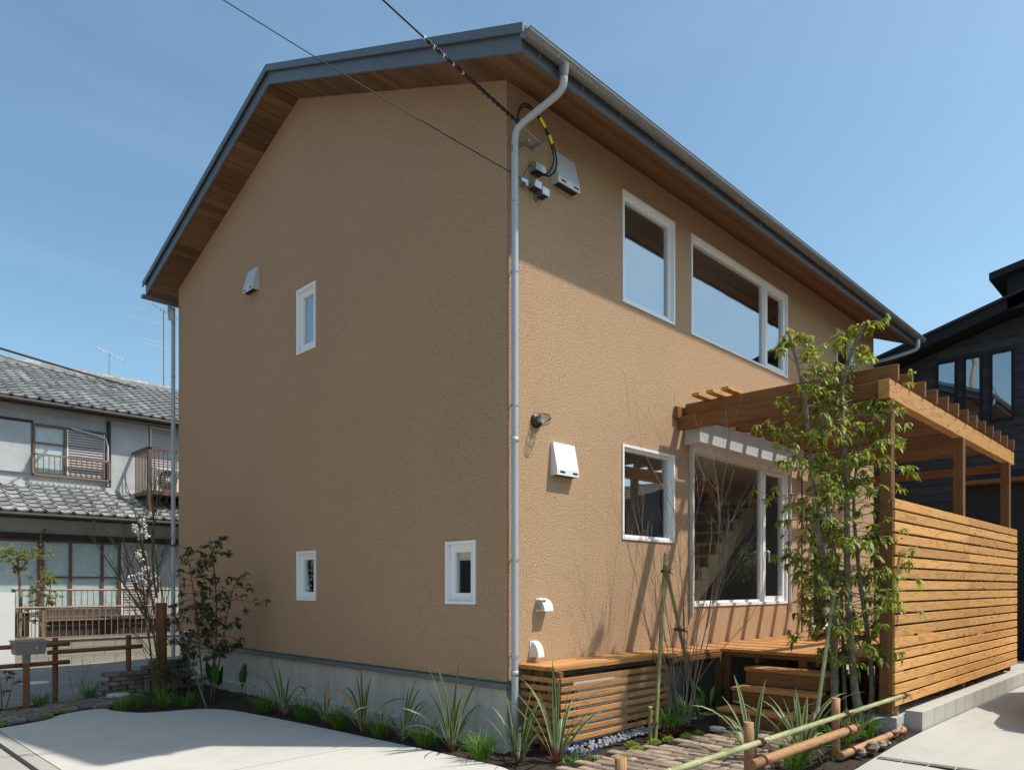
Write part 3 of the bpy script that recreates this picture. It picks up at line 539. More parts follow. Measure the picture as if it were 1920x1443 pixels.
for x, y in ((.205, -.475), (1.86, -.475), (.23, -.09), (1.0, -.475)):
    if x != 1.0: board('post', (x, y, -.06), (x, y, DZ - .045), .055, .055, CEDARD, SC, up=(0, 1, 0))
board('post', (.205, -.27, -.06), (.205, -.27, DZ - .045), .03, .05, CEDARD, SC, up=(0, 1, 0))
for i in range(8):
    z = .105 + i * .0775; board('slat', (.172, -.516, z), (1.93, -.516, z), .018, .046, CEDARS, SC); board('slat', (.162, -.503, z), (.162, -.03, z), .018, .046, CEDARS, SC)
ac = thing('air_conditioner', 'pale grey outdoor air conditioner unit behind the cedar slats', 'air conditioner', (.9, -.27, .02))
part('case', MB().box(.42, 1.27, -.465, -.13, .045, .62), VENT, ac); part('foot', MB().box(.5, .58, -.43, -.13, -.02, .045), BLACK, ac); part('foot', MB().box(1.1, 1.18, -.43, -.13, -.02, .045), BLACK, ac)
gr = part('fan_grille', MB().box(.46, 1.02, -.471, -.466, .08, .59), NSOFF, ac)
for i in range(24): board('grille_bar', (.46, -.475, .09 + i * .0213), (1.02, -.475, .09 + i * .0213), .007, .012, VENTW, gr, ch=0)
for i in range(4): board('grille_bar', (.48 + i * .172, -.478, .08), (.48 + i * .172, -.478, .59), .008, .006, VENTW, gr, up=(0, 1, 0), ch=0)
STP = thing('garden_steps', 'three boxed cedar garden steps up to the deck', 'steps', (2.6, -1.4, 0))
for xf, zt in ((2.15, .235), (2.45, .425), (2.75, .61)):
    for j in range(2): board('tread', (xf + .07 + j * .145, -.97, zt - .018), (xf + .07 + j * .145, -1.88, zt - .018), .14, .036, DECK, STP)
    board('riser', (xf + .03, -.985, zt - .11), (xf + .03, -1.865, zt - .11), .035, .145, CEDARD, STP)
    for y in (-1.0, -1.85): board('side_board', (xf + .05, y, zt - .11), (3.12, y, zt - .11), .035, .14, CEDARD, STP)
# ================================================================ PERGOLA AND FENCE
PG = thing('pergola', 'cedar pergola with close rafters over the deck', 'pergola', (5.6, -1.2, 0))
for x in (2.955, 5.60, 8.165): board('post', (x, -2.39, .25), (x, -2.39, 3.36), .11, .11, CEDARD, PG, up=(0, 1, 0))
board('beam', (2.86, -2.39, 3.45), (8.46, -2.39, 3.45), .105, .19, CEDAR, PG)
board('beam', (2.96, -.03, 3.49), (2.96, -2.332, 3.47), .08, .155, CEDARD, PG); board('ledger', (3.0, -.03, 3.62), (8.5, -.03, 3.62), .045, .15, CEDARD, PG); board('ledger_cap', (2.86, -.03, 3.62), (2.955, -.03, 3.62), .05, .14, CEDARD, PG)
for i in range(13): x = 3.045 + i * .439; board('rafter', (x, -.06, 3.655), (x, -2.47, 3.635), .045, .165, CEDARD, PG)
for y in (-.34, -.53, -.72): board('top_board', (2.78, y, 3.762), (8.6, y, 3.762), .095, .038, CEDAR, PG)
board('end_board', (8.25, -2.33, 3.3), (8.25, -.1, 3.3), .04, .12, CEDARD, PG); board('brace_rail', (2.955, -2.40, 2.33), (2.955, -2.33, 2.33), .03, .05, CEDARD, PG)
FN = thing('slat_fence', 'tall privacy fence of horizontal cedar slats on concrete blocks', 'fence', (5.7, -2.47, .25))
for i in range(18):
    z = .375 + i * .1145; z += rng.uniform(-.002, .002)
    hgt = .093
    board('slat', (2.90 + rng.uniform(-.006, .006), -2.468, z), (5.675, -2.468, z), .026, hgt, CEDAR, FN); board('slat', (5.679, -2.468, z), (8.47 + rng.uniform(-.006, .006), -2.468, z), .026, hgt, CEDAR, FN)
for x in (3.7, 4.4, 5.1, 6.2, 6.8, 7.4, 7.9): board('batten', (x, -2.438, .3), (x, -2.438, 2.36), .03, .028, CEDARD, FN, up=(0, 1, 0))
board('end_stud', (2.92, -2.43, .25), (2.92, -2.43, 2.36), .05, .05, CEDARD, FN, up=(0, 1, 0))
BW = thing('block_kerb', 'low concrete block wall under the cedar fence', 'wall', (6, -2.52, 0))
for i in range(19): x = 3.2 + i * .4; piece('block', cbox(.395, .16, .19, BLOCK, .004), (x + .1975, -2.56, .165), BW); 
for i in range(19): x = 3.0 + i * .4; piece('block', cbox(.395, .158, .10, BLOCK, .004), (x + .3975, -2.56, .018), BW)
part('footing', MB().box(2.95, 10.5, -2.48, -2.12, -.1, .21), BLOCK, BW)
pot = thing('flower_pot', 'small orange pot with white flowers on the deck', 'flower pot', (5.3, -.75, DZ)); part('bowl', MB().tube([(5.3, -.75, DZ), (5.3, -.75, DZ + .1), (5.3, -.75, DZ + .12)], [.07, .12, .125], 18), TERRA, pot)
fm = MB()
for i in range(60): a = rng.uniform(0, 6.28); r = rng.uniform(0, .1); fm.leaf((5.3 + r * math.cos(a), -.75 + r * math.sin(a), DZ + .12), (math.cos(a), math.sin(a), 1.5), (0, 0, 1), .08, .04, .3, rng.random(), 2)
part('flowers', fm, PETALW, pot, 'stuff')
# ================================================================ LOG FENCES
def logm(mb, p0, p1, r, n=12, k=5, jit=.03, rg=rng):
    P = [Vector(p0).lerp(Vector(p1), i / k) for i in range(k + 1)]; return mb.tube(P, [r * (1 + rg.uniform(-jit, jit)) for _ in P], n)
def logpart(name, p0, p1, r, mat, parent):
    """a log as its own part, grain along local x"""
    p0 = Vector(p0); p1 = Vector(p1); d = p1 - p0; x = d.normalized(); u = Vector((0, 0, 1)) if abs(x.z) < .9 else Vector((0, 1, 0)); y = u.cross(x).normalized(); z = x.cross(y)
    m = MB(); logm(m, (-d.length / 2, 0, 0), (d.length / 2, 0, 0), r, 14); me = m.mesh(name, mat, smooth=False)
    for pl in me.polygons: pl.use_smooth = len(pl.vertices) == 4
    return piece(name, me, (p0 + p1) / 2, parent, Matrix((x, y, z)).transposed())
def bamboo(mb, p0, p1, r, node=.32):
    p0 = Vector(p0); p1 = Vector(p1); L = (p1 - p0).length; n = max(2, int(L / node)); P = []; Rr = []
    for i in range(n + 1):
        for o, q in ((-.012, .98), (-.003, 1.1), (.003, 1.1), (.012, .97), (.5 * node, .94)):
            t = (i * node + o) / L
            if 0 <= t <= 1: P.append(p0.lerp(p1, t)); Rr.append(r * q * (1 - .12 * t))
    if (P[0] - p0).length > .002: P.insert(0, p0); Rr.insert(0, r)
    if (P[-1] - p1).length > .002: P.append(p1); Rr.append(r * .88)
    return mb.tube(P, Rr, 12)
def wrap(mb, c, ax, r, t=.005):
    c = Vector(c); ax = Vector(ax).normalized(); u = ax.orthogonal().normalized(); v = ax.cross(u)
    for k in (-1, 0, 1): mb.tube([c + ax * (k * .011 + .006 * math.sin(a)) + (u * math.cos(a) + v * math.sin(a)) * r for a in [i * math.pi / 6 for i in range(13)]], t, 5, False)
    for k in range(4): d = Vector((rng.uniform(-1, 1), -1, rng.uniform(-1, 1))).normalized(); q = c + Vector((0, -r, 0)); mb.tube([q, q + d * .03 + Vector((0, 0, .01)), q + d * .055 - Vector((0, 0, .01))], .003, 4)
    return mb
LF = thing('log_fence', 'low orange log fence with a green bamboo top rail beside the path', 'fence', (1, -2.42, 0))
for x in (-1.49, .02, 1.60, 3.13): logpart('post', (x, -2.41, -.25), (x, -2.41, .545), .034, LOG, LF)
BR = part('bamboo_rail', bamboo(MB(), (-1.75, -2.475, .405), (3.30, -2.475, .412), .0225), BAMBOO, LF, smooth=True)
logpart('log_rail', (-.09, -2.485, .275), (1.86, -2.485, .268), .036, LOG, LF); logpart('log_rail', (1.50, -2.485, .075), (3.36, -2.485, .07), .035, LOG, LF)
for i in range(15): nx_ = -1.75 + .32 * (i + 1) * 1.0; part('node_ring', MB().tube([(nx_ - .004, -2.475, .406), (nx_ + .004, -2.475, .406)], .0247 - .0002 * i, 12), BAMCUT, BR)
for x, z, r in ((.03, .405, .03), (1.60, .41, .03), (3.13, .412, .03), (.04, .275, .042), (1.60, .27, .042), (1.72, .075, .042), (3.22, .072, .042), (1.78, .27, .04)): part('rope_tie', wrap(MB(), (x + .03, -2.48, z), (1, 0, .25), r), ROPE, LF)
LF2 = thing('brown_log_fence', 'low brown log fence in front of the asphalt lane', 'fence', (-1.9, 6.67, 0))
for x, y in ((-2.11, 6.70), (-1.19, 6.64), (-3.0, 6.75)): logpart('post', (x, y, -.3), (x, y, .80), .036, LOGD, LF2)
for a, b, z in ((-3.3, -1.96, .70), (-3.3, -1.96, .45), (-2.22, -1.02, .61)): logpart('log_rail', (a, 6.62, z), (b, 6.60, z + .02), .030, LOGD, LF2)
TP = thing('log_post', 'thick upright brown log post beside the bare garden tree', 'post', (-.92, 6.11, 0)); logpart('log', (-.92, 6.11, -.2), (-.92, 6.11, 1.27), .075, LOGD, TP); part('log_top', disc(-.92, 6.11, .07, 1.274, .006), LOG, TP)
MBX = thing('mailbox', 'taupe metal mailbox on a square brown post', 'mailbox', (-2.5, 6.45, 0)); board('post', (-2.5, 6.45, -.25), (-2.5, 6.45, .62), .07, .07, LOGD, MBX, up=(0, 1, 0))
q = MB(); B = [(-2.66, 6.28), (-2.30, 6.28), (-2.30, 6.58), (-2.66, 6.58)]; lo = [(-2.48 + (x + 2.48) * .9, 6.43 + (y - 6.43) * .85, .62) for x, y in B]; hi = [(x, y, .79) for x, y in B]; b = len(q.v); q.v += lo + hi; q.f += [(0, 3, 2, 1), (4, 5, 6, 7), (0, 1, 5, 4), (1, 2, 6, 5), (2, 3, 7, 6), (3, 0, 4, 7)]
bx_ = part('box', q, MAILB, MBX); part('lock', MB().tube([(-2.42, 6.283, .71), (-2.42, 6.27, .71)], .013, 10), STEEL, bx_); part('lid', MB().box(-2.67, -2.29, 6.27, 6.59, .788, .802), MAILB, bx_); part('collar', MB().box(-2.54, -2.46, 6.41, 6.49, .5, .625), MAILB, MBX)
# stacked paver seat wall
SW = thing('paver_stack', 'low stepped wall of stacked dark grey pavers near the lane', 'wall', (-1.0, 6.55, 0))
for c in range(7):
    z = -.02 + c * .066
    for i in range(7):
        x = -1.42 + (i + .5 * (c % 2)) * .2
        if c >= 5 and x < -.98: continue
        if x > -.25: continue
        for j in range(2 if c < 5 else 1): piece('paver', cbox(.192, .098, .06, PAVERD, .008), (x + rng.uniform(-.006, .006), 6.62 + j * .105 + rng.uniform(-.005, .005), z), SW, (0, 0, rng.uniform(-.03, .03)))
for i in range(8): piece('paver', cbox(.098, .06, .192, PAVERD, .008), (-1.03 + i * .064 * .6, 6.35 + .0 * i, .07), SW, (0, 0, R(88 + rng.uniform(-3, 3)))) if i % 2 == 0 else None
for i in range(3): piece('paver', cbox(.2, .1, .06, PAVERD, .008), (-.83 + i * .2, 6.35, .19), SW, (0, 0, rng.uniform(-.04, .04))); piece('paver', cbox(.2, .1, .06, PAVERD, .008), (-.83 + i * .2, 6.35, .04), SW)
# ================================================================ PLANTS
RX, RYv = Vector((.7044, -.7098, 0)), Vector((.7098, .7044, 0))
def rdir(el0, el1, rg=rng): a = rg.uniform(0, 2 * math.pi); e = rg.uniform(el0, el1); return Vector((math.cos(a) * math.cos(e), math.sin(a) * math.cos(e), math.sin(e)))
def stemat(P, z):
    for a, b in zip(P, P[1:]):
        if a.z <= z <= b.z: return a.lerp(b, (z - a.z) / max(1e-6, b.z - a.z))
    return P[-1] if z > P[-1].z else P[0]
def rosette(L, p, d, n, Ls, Ws, droop, rg, seg=3, tb=0):
    for i in range(n):
        v = (d * rg.uniform(.2, 1) + rdir(-.4, .7, rg) * .9); v.z -= .1
        L.leaf(p + rdir(-1, 1, rg) * .012, v, (0, 0, 1), Ls * rg.uniform(.7, 1.15), Ws * rg.uniform(.8, 1.1), droop * rg.uniform(.6, 1.6), min(1, max(0, rg.gauss(.45 + tb, .24))), seg)
def leafy(name, label, cat, base, stems, radf, zmin, mats, step=.07, Ls=.085, Ws=.034, droop=.55, nl=(6, 9), seed=1, group=None, clump=.8, elev=(-.15, .6), nsub=3):
    rg = random.Random(seed); t = thing(name, label, cat, base, group); Wd = MB(); L = MB(); Tw = MB()
    for P, Rr, lv in stems:
        P = [Vector(p) for p in P]; Q = catmull(P, 4); Wd.tube(Q, [Rr * (1 - .75 * i / (len(Q) - 1)) for i in range(len(Q))], 9)
        if not lv: continue
        z = max(zmin, P[0].z + .2)
        while z < P[-1].z:
            z += step * rg.uniform(.4, 1.6)
            if rg.random() > clump: z += step * 1.2
            p = stemat(Q, z); ln = radf(z) * rg.uniform(.35, 1.0); d = rdir(*elev, rg); e = p + d * ln + Vector((0, 0, -.12 * ln)); mid = p.lerp(e, .5) + Vector((0, 0, .05 * ln))
            Tw.tube([p, mid, e], [.005, .0035, .002], 5, False); rosette(L, e, d, rg.randint(*nl), Ls, Ws, droop, rg)
            for k in range(rg.randint(1, nsub)):
                f = rg.uniform(.35, .95); q = p.lerp(e, f); d2 = (d + rdir(-.5, .7, rg) * .9).normalized(); e2 = q + d2 * ln * rg.uniform(.25, .5); Tw.tube([q, e2], [.003, .0015], 4, False); rosette(L, e2, d2, rg.randint(*nl), Ls, Ws, droop, rg)
    for P, Rr, lv in stems:
        if lv: rosette(L, Vector(P[-1]), Vector((0, 0, 1)), 9, Ls, Ws, droop, rg, tb=.25)
    part('trunk', Wd, mats[0], t, smooth=True); part('twigs', Tw, mats[0], t, 'stuff'); part('crown', L, mats[1], t, 'stuff'); return t
TB = Vector((2.75, -2.05, 0))
def tp(px, py, dep=0): return TB + RX * ((px - 1583) / 186) + RYv * dep + Vector((0, 0, (1100 - py) / 186 + 1.5))
stems = [([tp(1565, 1375), tp(1563, 1250, -.02), tp(1558, 1096, -.03), tp(1535, 1020, -.02), tp(1526, 919), tp(1513, 763, .02), tp(1496, 686), tp(1478, 622)], .042, True),
         ([tp(1612, 1380, -.06), tp(1598, 1290, -.06), tp(1588, 1150, -.05), tp(1586, 1052, -.03), tp(1588, 919), tp(1583, 820), tp(1580, 736), tp(1597, 660), tp(1624, 606)], .043, True),
         ([tp(1625, 1378, .05), tp(1640, 1300, .05), tp(1632, 1200, .04), tp(1615, 1080, .03), tp(1604, 940, .03), tp(1622, 800, .06), tp(1634, 750, .06)], .032, True),
         ([tp(1596, 1375, .1), tp(1592, 1250, .12), tp(1585, 1100, .1), tp(1560, 960, .1), tp(1545, 850, .12)], .022, True),
         ([tp(1620, 1335, .02), tp(1606, 1262, .04), tp(1602, 1200, .06)], .02, False)]
def crown_r(z): return .48 * sm(.4, 1.3, z) * (1 - .62 * sm(3.0, 4.1, z)) + .05
leafy('evergreen_tree', 'slim multi-stemmed evergreen tree growing in front of the deck and pergola', 'tree', (2.75, -2.05, .05), stems, crown_r, .75, (BARK, LEAF), .033, .08, .031, .7, (7, 10), 11, None, .9, (-.15, .6), 3)
SE = Vector((-.72, 5.0, 0)); SXm = Vector((.7044, -.7098, 0)) / 137.
def sp(px, py, dep=0): return SE + SXm * (px - 362) + RYv * dep + Vector((0, 0, 1.5 + (1100 - py) / 137.))
leafy('corner_shrub', 'dark-leaved evergreen shrub in front of the left end of the gable wall', 'shrub', (-.72, 5.0, -.03), [([sp(366, 1318), sp(377, 1215), sp(378, 1120), sp(370, 1030), sp(368, 1018)], .014, True), ([sp(358, 1318, -.05), sp(350, 1180, -.1), sp(338, 1080, -.1), sp(330, 1030, -.12)], .012, True), ([sp(372, 1315), sp(390, 1180, .05), sp(405, 1110, .05), sp(415, 1085, .05)], .01, True)], lambda z: .36 * sm(.2, .9, z) * (1 - .3 * sm(1.7, 2.1, z)), .55, (BARKD, LEAFD), .03, .062, .027, .7, (6, 9), 5, None, .8)
leafy('undergrowth_shrub', 'low dark leafy shrub beside the thick log post', 'shrub', (-.85, 5.75, -.03), [([(-.85, 5.75, -.03), (-.84, 5.72, .3), (-.8, 5.7, .7)], .01, True), ([(-.75, 5.6, -.03), (-.68, 5.6, .4), (-.6, 5.62, .85)], .01, True), ([(-.95, 5.55, -.03), (-1.0, 5.5, .25), (-1.02, 5.48, .45)], .008, True)], lambda z: .26, .0, (BARKD, LEAFD), .035, .06, .026, .6, (6, 9), 15)
def bare(name, label, cat, base, shoots, mat, seed, r0=.009, sub=5, up=.25, group=None, blossoms=None):
    rg = random.Random(seed); t = thing(name, label, cat, base, group); m = MB(); tips = []
    def grow(p, d, L, r, lev):
        P = [Vector(p)]; c = Vector(p); n = 5
        for i in range(n): d = (d + rdir(-1, 1, rg) * .13 + Vector((0, 0, .03))).normalized(); c = c + d * (L / n); P.append(c.copy())
        m.tube(P, [max(.0012, r * (1 - .8 * i / n)) for i in range(n + 1)], 6 if lev == 0 else 4, False); tips.append(c)
        if lev < 2:
            for k in range(rg.randint(sub - 2, sub)):
                f = rg.randint(1, n - 1); d2 = (d + rdir(-.2, 1, rg) * .7 + Vector((0, 0, up))).normalized(); grow(P[f], d2, L * rg.uniform(.28, .5), r * .45, lev + 1)
    for p, e in shoots: p = Vector(p); e = Vector(e); grow(p, (e - p).normalized(), (e - p).length, r0 * rg.uniform(.7, 1.1), 0)
    part('branches', m, mat, t, smooth=True)
    if blossoms:
        bm_ = MB()
        for p in tips + tips:
            if blossoms(p):
                for k in range(rg.randint(2, 4)):
                    q = p + rdir(-1, 1, rg) * .05
                    for j in range(6): bm_.leaf(q, rdir(-.2, 1.2, rg), (0, 0, 1), .055, .035, .1, rg.random(), 2)
        part('blossom', bm_, PETALW, t, 'stuff')
    return t
def bp_(px, py, dep=0): return Vector((1.97, -.68, 0)) + RX * ((px - 1282) / 178.) + RYv * dep + Vector((0, 0, 1.5 + (1100 - py) / 178.))
bare('bare_shrub', 'leafless many-stemmed shrub in front of the tan house wall', 'shrub', (1.97, -.68, .05), [(bp_(1268, 1362), bp_(1215, 980)), (bp_(1275, 1362), bp_(1240, 900, .1)), (bp_(1280, 1362), bp_(1262, 850)), (bp_(1285, 1362), bp_(1290, 870, -.05)), (bp_(1288, 1362), bp_(1320, 900, .05)), (bp_(1292, 1362), bp_(1335, 960)), (bp_(1272, 1362), bp_(1185, 1020, -.1)), (bp_(1284, 1362), bp_(1345, 1000, .1)), (bp_(1278, 1362), bp_(1255, 1000, -.1))], TWIG, 3, .0085, 7, .5)
sk = thing('bamboo_stakes', 'pair of green bamboo stakes propping the bare shrub', 'stakes', (1.4, -.75, 0))
for a, b in (((1.07, -.92, -.1), (1.72, -.62, 1.85)), ((2.45, -.62, -.1), (1.60, -.70, 1.72)), ((1.03, -.90, -.1), (1.03, -.90, .36))): o = part('stake', bamboo(MB(), a, b, .021, .3), BAMBOOD, sk, smooth=True)
part('cut_end', disc(1.03, -.90, .018, .364, .005, 12), BAMCUT, sk)
tie = MB(); wrap(tie, (1.66, -.66, 1.66), (0, 0, 1), .045); wrap(tie, (1.06, -.90, .2), (0, 0, 1), .042); wrap(tie, (1.9, -.67, 1.05), (0, 0, 1), .05); part('rope_tie', tie, ROPE, sk)
sk = thing('tree_stake', 'leaning green bamboo stake tied to the evergreen tree', 'stake', (2.1, -1.98, 0)); part('stake', bamboo(MB(), (2.12, -1.98, -.1), (2.62, -2.03, 1.62), .02, .3), BAMBOO, sk, smooth=True); part('stub', bamboo(MB(), (2.15, -1.99, -.1), (2.155, -1.99, .30), .021, .3), BAMBOO, sk, smooth=True); part('cut_end', disc(2.155, -1.99, .018, .304, .005, 12), BAMCUT, sk); part('rope_tie', wrap(MB(), (2.58, -2.03, 1.5), (0, 0, 1), .06), ROPE, sk)
# left garden trees
bl = Vector((-1.02, 6.0, 0))
def lp(px, py, dep=0): return bl + RX * ((px - 300) / 131.) + RYv * dep + Vector((0, 0, 1.5 + (1100 - py) / 131.))
bare('bare_garden_tree', 'bare olive-barked tree left of the gable wall', 'tree', (-1.02, 6.0, -.05), [(lp(300, 1305), lp(285, 1050)), (lp(295, 1190), lp(205, 985)), (lp(298, 1180), lp(165, 965, .1)), (lp(300, 1120), lp(262, 930)), (lp(305, 1305), lp(325, 1000, .1)), (lp(302, 1110), lp(290, 900, .05)), (lp(296, 1150), lp(240, 900, -.1)), (lp(300, 1300), lp(322, 1070, -.1))], OLIVE, 9, .018, 6, .25)
part('stake', bamboo(MB(), (-.99, 4.32, -.1), (-.97, 5.6, 1.25), .014), OLIVE, thing('leaning_stake', 'leaning bamboo stake by the left corner shrub', 'stake', (-.99, 4.32, 0)), smooth=True)
mg = Vector((.95, 12.15, 0))
def mp_(px, py): return mg + RX * ((px - 253) / 88.) + Vector((0, 0, 1.5 + (1100 - py) / 88.))
bare('blossom_tree', 'dark-stemmed tree with white blossom behind the railing', 'tree', (.95, 12.15, .4), [(mp_(253, 1175), mp_(250, 1075)), (mp_(250, 1090), mp_(232, 1000)), (mp_(252, 1085), mp_(250, 1005)), (mp_(252, 1120), mp_(218, 1090)), (mp_(252, 1110), mp_(265, 1085))], BARKD, 21, .04, 4, .3, None, lambda p: True)
# variegated flax lilies: each blade a part
def flax(x, y, h, n, seed, label, wide=.03, spread=.55, z=None):
    rg = random.Random(seed); z = gz(x) - .02 if z is None else z; t = thing('flax_plant', label, 'plant', (x, y, z), 'variegated flax plants')
    for i in range(n):
        m = MB(); az = rg.uniform(0, 6.283); ln = h * rg.uniform(.4, 1.2); le = rg.uniform(.04, spread); m.blade((x + .02 * math.cos(az), y + .02 * math.sin(az), z), az, ln, wide * rg.uniform(.75, 1.15), le, rg.uniform(.3, 2.3) * (le / spread) + .2, .5, 8, .3, True, rg.uniform(-.8, .8)); part('blade', m, FLAX if rg.random() > .06 else DRYB, t, smooth=True)
    return t
PL = ['flax plant nearest the left corner shrub', 'second flax plant from the corner shrub', 'third flax plant from the corner shrub', 'flax plant under the middle of the gable wall base', 'widest flax plant near the right end of the gable bed', 'flax plant at the foot of the corner downpipe', 'flax plant in front of the slatted air conditioner screen']
for i, (x, y, h, n) in enumerate([(-.55, 3.22, .70, 15), (-.47, 2.42, .62, 11), (-.42, 1.75, .76, 14), (-.40, 1.07, .68, 14), (-.36, .37, .76, 22), (-.27, -.42, .74, 15), (-.02, -.64, .80, 18)]): flax(x, y, h, n, 40 + i, 'green and cream ' + PL[i], .032)
flax(.95, -1.98, .72, 9, 60, 'tall flax plant growing beside the brick path', .042, .5); flax(1.45, -2.18, .74, 15, 61, 'large flax plant behind the middle of the log fence', .042, .6); flax(2.25, -2.3, .40, 9, 62, 'small flax plant at the foot of the evergreen tree', .03, .6)
def tuft(x, y, h, n, seed, label, mat=GRASS, w=.007, z=None, name='grass_tuft', group='grass tufts', sp=.08, cur=2.3):
    rg = random.Random(seed); z = gz(x) - .02 if z is None else z; m = MB()
    for i in range(n): az = rg.uniform(0, 6.283); r = sp * math.sqrt(rg.random()); m.blade((x + r * math.cos(az), y + r * math.sin(az), z), az + rg.uniform(-.6, .6), h * rg.uniform(.6, 1.2), w * rg.uniform(.7, 1.2), rg.uniform(0, .5), rg.uniform(.4, cur), rg.random(), 5, .3)
    t = thing(name, label, 'plant', (x, y, z), group); part('blades', m, mat, t, 'stuff'); return t
TL_ = ['beside the first flax plant of the gable bed', 'between the first and second flax plants', 'between the second and third flax plants', 'between the third and fourth flax plants', 'just left of the widest flax plant', 'just right of the widest flax plant']
for i, (x, y) in enumerate([(-.58, 3.66), (-.52, 2.82), (-.5, 2.08), (-.46, 1.38), (-.42, .68), (-.40, -.08)]): tuft(x, y, .32, 110, 80 + i, 'dark green lilyturf tuft ' + TL_[i])
for i, (x, y, h, lb) in enumerate([(1.9, -.52, .28, 'behind the bare shrub'), (1.52, -.80, .30, 'at the foot of the left bamboo stake'), (2.3, -.52, .24, 'right of the bare shrub'), (-2.33, 6.47, .26, 'right of the mailbox post'), (-1.67, 6.72, .28, 'near the right post of the brown log fence'), (-1.70, 5.28, .2, 'at the curved tip of the concrete drive'), (-1.5, 5.35, .28, 'left of the thick log post'), (-1.28, 5.05, .3, 'in front of the thick log post'), (-1.05, 4.9, .22, 'under the corner shrub'), (1.05, -2.3, .3, 'behind the left log rail'), (2.0, -2.3, .26, 'right of the large flax plant'), (2.55, -2.32, .26, 'under the evergreen tree')]): tuft(x, y, h * 1.15, 90, 100 + i, 'grassy green tuft ' + lb)
def clump(x, y, r, h, n, seed, label, mat, name, cat, group, Ls=.022, Ws=.014, z=None, flower=None):
    rg = random.Random(seed); z = gz(x) - .02 if z is None else z; m = MB()
    for i in range(n):
        a = rg.uniform(0, 6.283); q = math.sqrt(rg.random()); hh = h * (1 - q * q) + .006; m.leaf((x + r * q * math.cos(a), y + r * .8 * q * math.sin(a), z + hh * rg.uniform(.6, 1)), rdir(.1, 1.3, rg), (0, 0, 1), Ls * rg.uniform(.7, 1.2), Ws, .2, rg.random(), 2)
    t = thing(name, label, cat, (x, y, z), group); part('leaves', m, mat, t, 'stuff')
    if flower:
        f = MB()
        for i in range(flower[1]):
            a = rg.uniform(0, 6.283); q = rg.random() * r; p = Vector((x + q * math.cos(a), y + q * math.sin(a), z + h + rg.uniform(.0, .05)))
            for k in range(10): f.leaf(p + Vector((rg.uniform(-.008, .008), rg.uniform(-.008, .008), rg.uniform(0, .04))), rdir(-.3, .9, rg), (0, 0, 1), .018, .014, 0, rg.random(), 2)
        part('blossom', f, flower[0], t, 'stuff')
    return t
for i, (x, y, r, lb) in enumerate([(.36, -1.12, .10, 'nearest the slatted screen'), (.66, -1.0, .08, 'left of the screen gravel strip'), (.79, -.86, .075, 'beside the gravel under the screen'), (.98, -.98, .07, 'second along the brick path'), (1.16, -1.02, .07, 'third along the brick path'), (1.38, -1.08, .08, 'under the bare shrub'), (1.56, -1.1, .07, 'nearest the wooden steps'), (-2.68, 6.42, .09, 'left of the mailbox post'), (-2.3, 5.62, .10, 'at the bend of the drive edge'), (-2.52, 5.42, .10, 'on the path edge below the mailbox'), (-1.9, 6.42, .09, 'between the brown fence posts'), (-1.85, 5.68, .08, 'at the tip of the drive'), (-2.98, 5.27, .08, 'at the far left of the drive edge'), (-2.12, 6.4, .07, 'at the foot of the left brown fence post')]): clump(x, y, r, .035, 260, 140 + i, 'yellow-green moss cushion ' + lb, LEAFY, 'moss_cushion', 'moss', 'moss cushions', z=gz(x) - .005)
for i, (x, y, lb) in enumerate([(.0, -.80, 'at the left post of the slatted screen'), (.2, -.72, 'in front of the slatted screen gravel'), (.12, -.95, 'beside the first path bricks')]): clump(x, y, .09, .06, 70, 170 + i, 'blue grape hyacinths ' + lb, GRASS, 'grape_hyacinth', 'flowers', 'grape hyacinths', .06, .01, None, (PETALB, 7))
for i, (x, y, lb) in enumerate([(2.98, -2.22, 'beside the concrete block end'), (2.8, -2.52, 'at the concrete path edge'), (2.6, -2.45, 'below the right log rail')]): clump(x, y, .1, .05, 120, 180 + i, 'low violet flowers ' + lb, LEAFR, 'violet_clump', 'flowers', 'violet clumps', .03, .02, None, (PETALP, 9))
for i, (x, y, lb) in enumerate([(1.33, -.88, 'left of the bare shrub'), (1.55, -.98, 'in front of the bare shrub')]): clump(x, y, .13, .09, 170, 190 + i, 'bronze-leaved ground plant ' + lb, LEAFR, 'bronze_plant', 'plant', 'bronze plants', .05, .035)
def broad(x, y, hs, seed, label, sp=.35):
    rg = random.Random(seed); z = gz(x) - .02; t = thing('aspidistra', label, 'plant', (x, y, z), 'aspidistras')
    for i, h in enumerate(hs):
        m = MB(); az = rg.uniform(0, 6.283); p = Vector((x, y, z)) + rdir(0, .1, rg) * .05; d = (Vector((math.cos(az), math.sin(az), 0)) * sp + Vector((0, 0, 1))).normalized(); m.tube([p, p + d * h * .4], .004, 5, False); m.t = [.3] * len(m.v); m.leaf(p + d * h * .38, d, (math.sin(az), math.cos(az), .2), h * .62, h * .2, .12, rg.random(), 4, .3); part('leaf', m, LEAFB, t, smooth=True)
broad(-.60, 5.0, (.62, .55, .5, .6), 5, 'dark broad-leaved aspidistra left against the foundation', .2); broad(-.52, 4.42, (.62, .6), 6, 'upright aspidistra pair with pale tips by the foundation', .1); broad(2.75, -.58, (.5, .45, .42, .5, .4, .36), 7, 'glossy aspidistra in the shade beside the steps', .8)
for i, (x, y, rr, lb) in enumerate([(1.98, -2.58, .07, 'large tan rock at the edge of the concrete path'), (2.16, -2.6, .06, 'brown rock right of the large tan rock'), (1.78, -2.56, .05, 'dark rock left of the large tan rock'), (2.3, -2.6, .04, 'small rock nearest the violet flowers')]):
    single('rock', MB().rock((x, y, gz(x) + rr * .3), rr, rr * .8, rr * .75, 8, .2), ROCK, lb, 'rock', (x, y, gz(x)), 'edging rocks')
gv = MB()
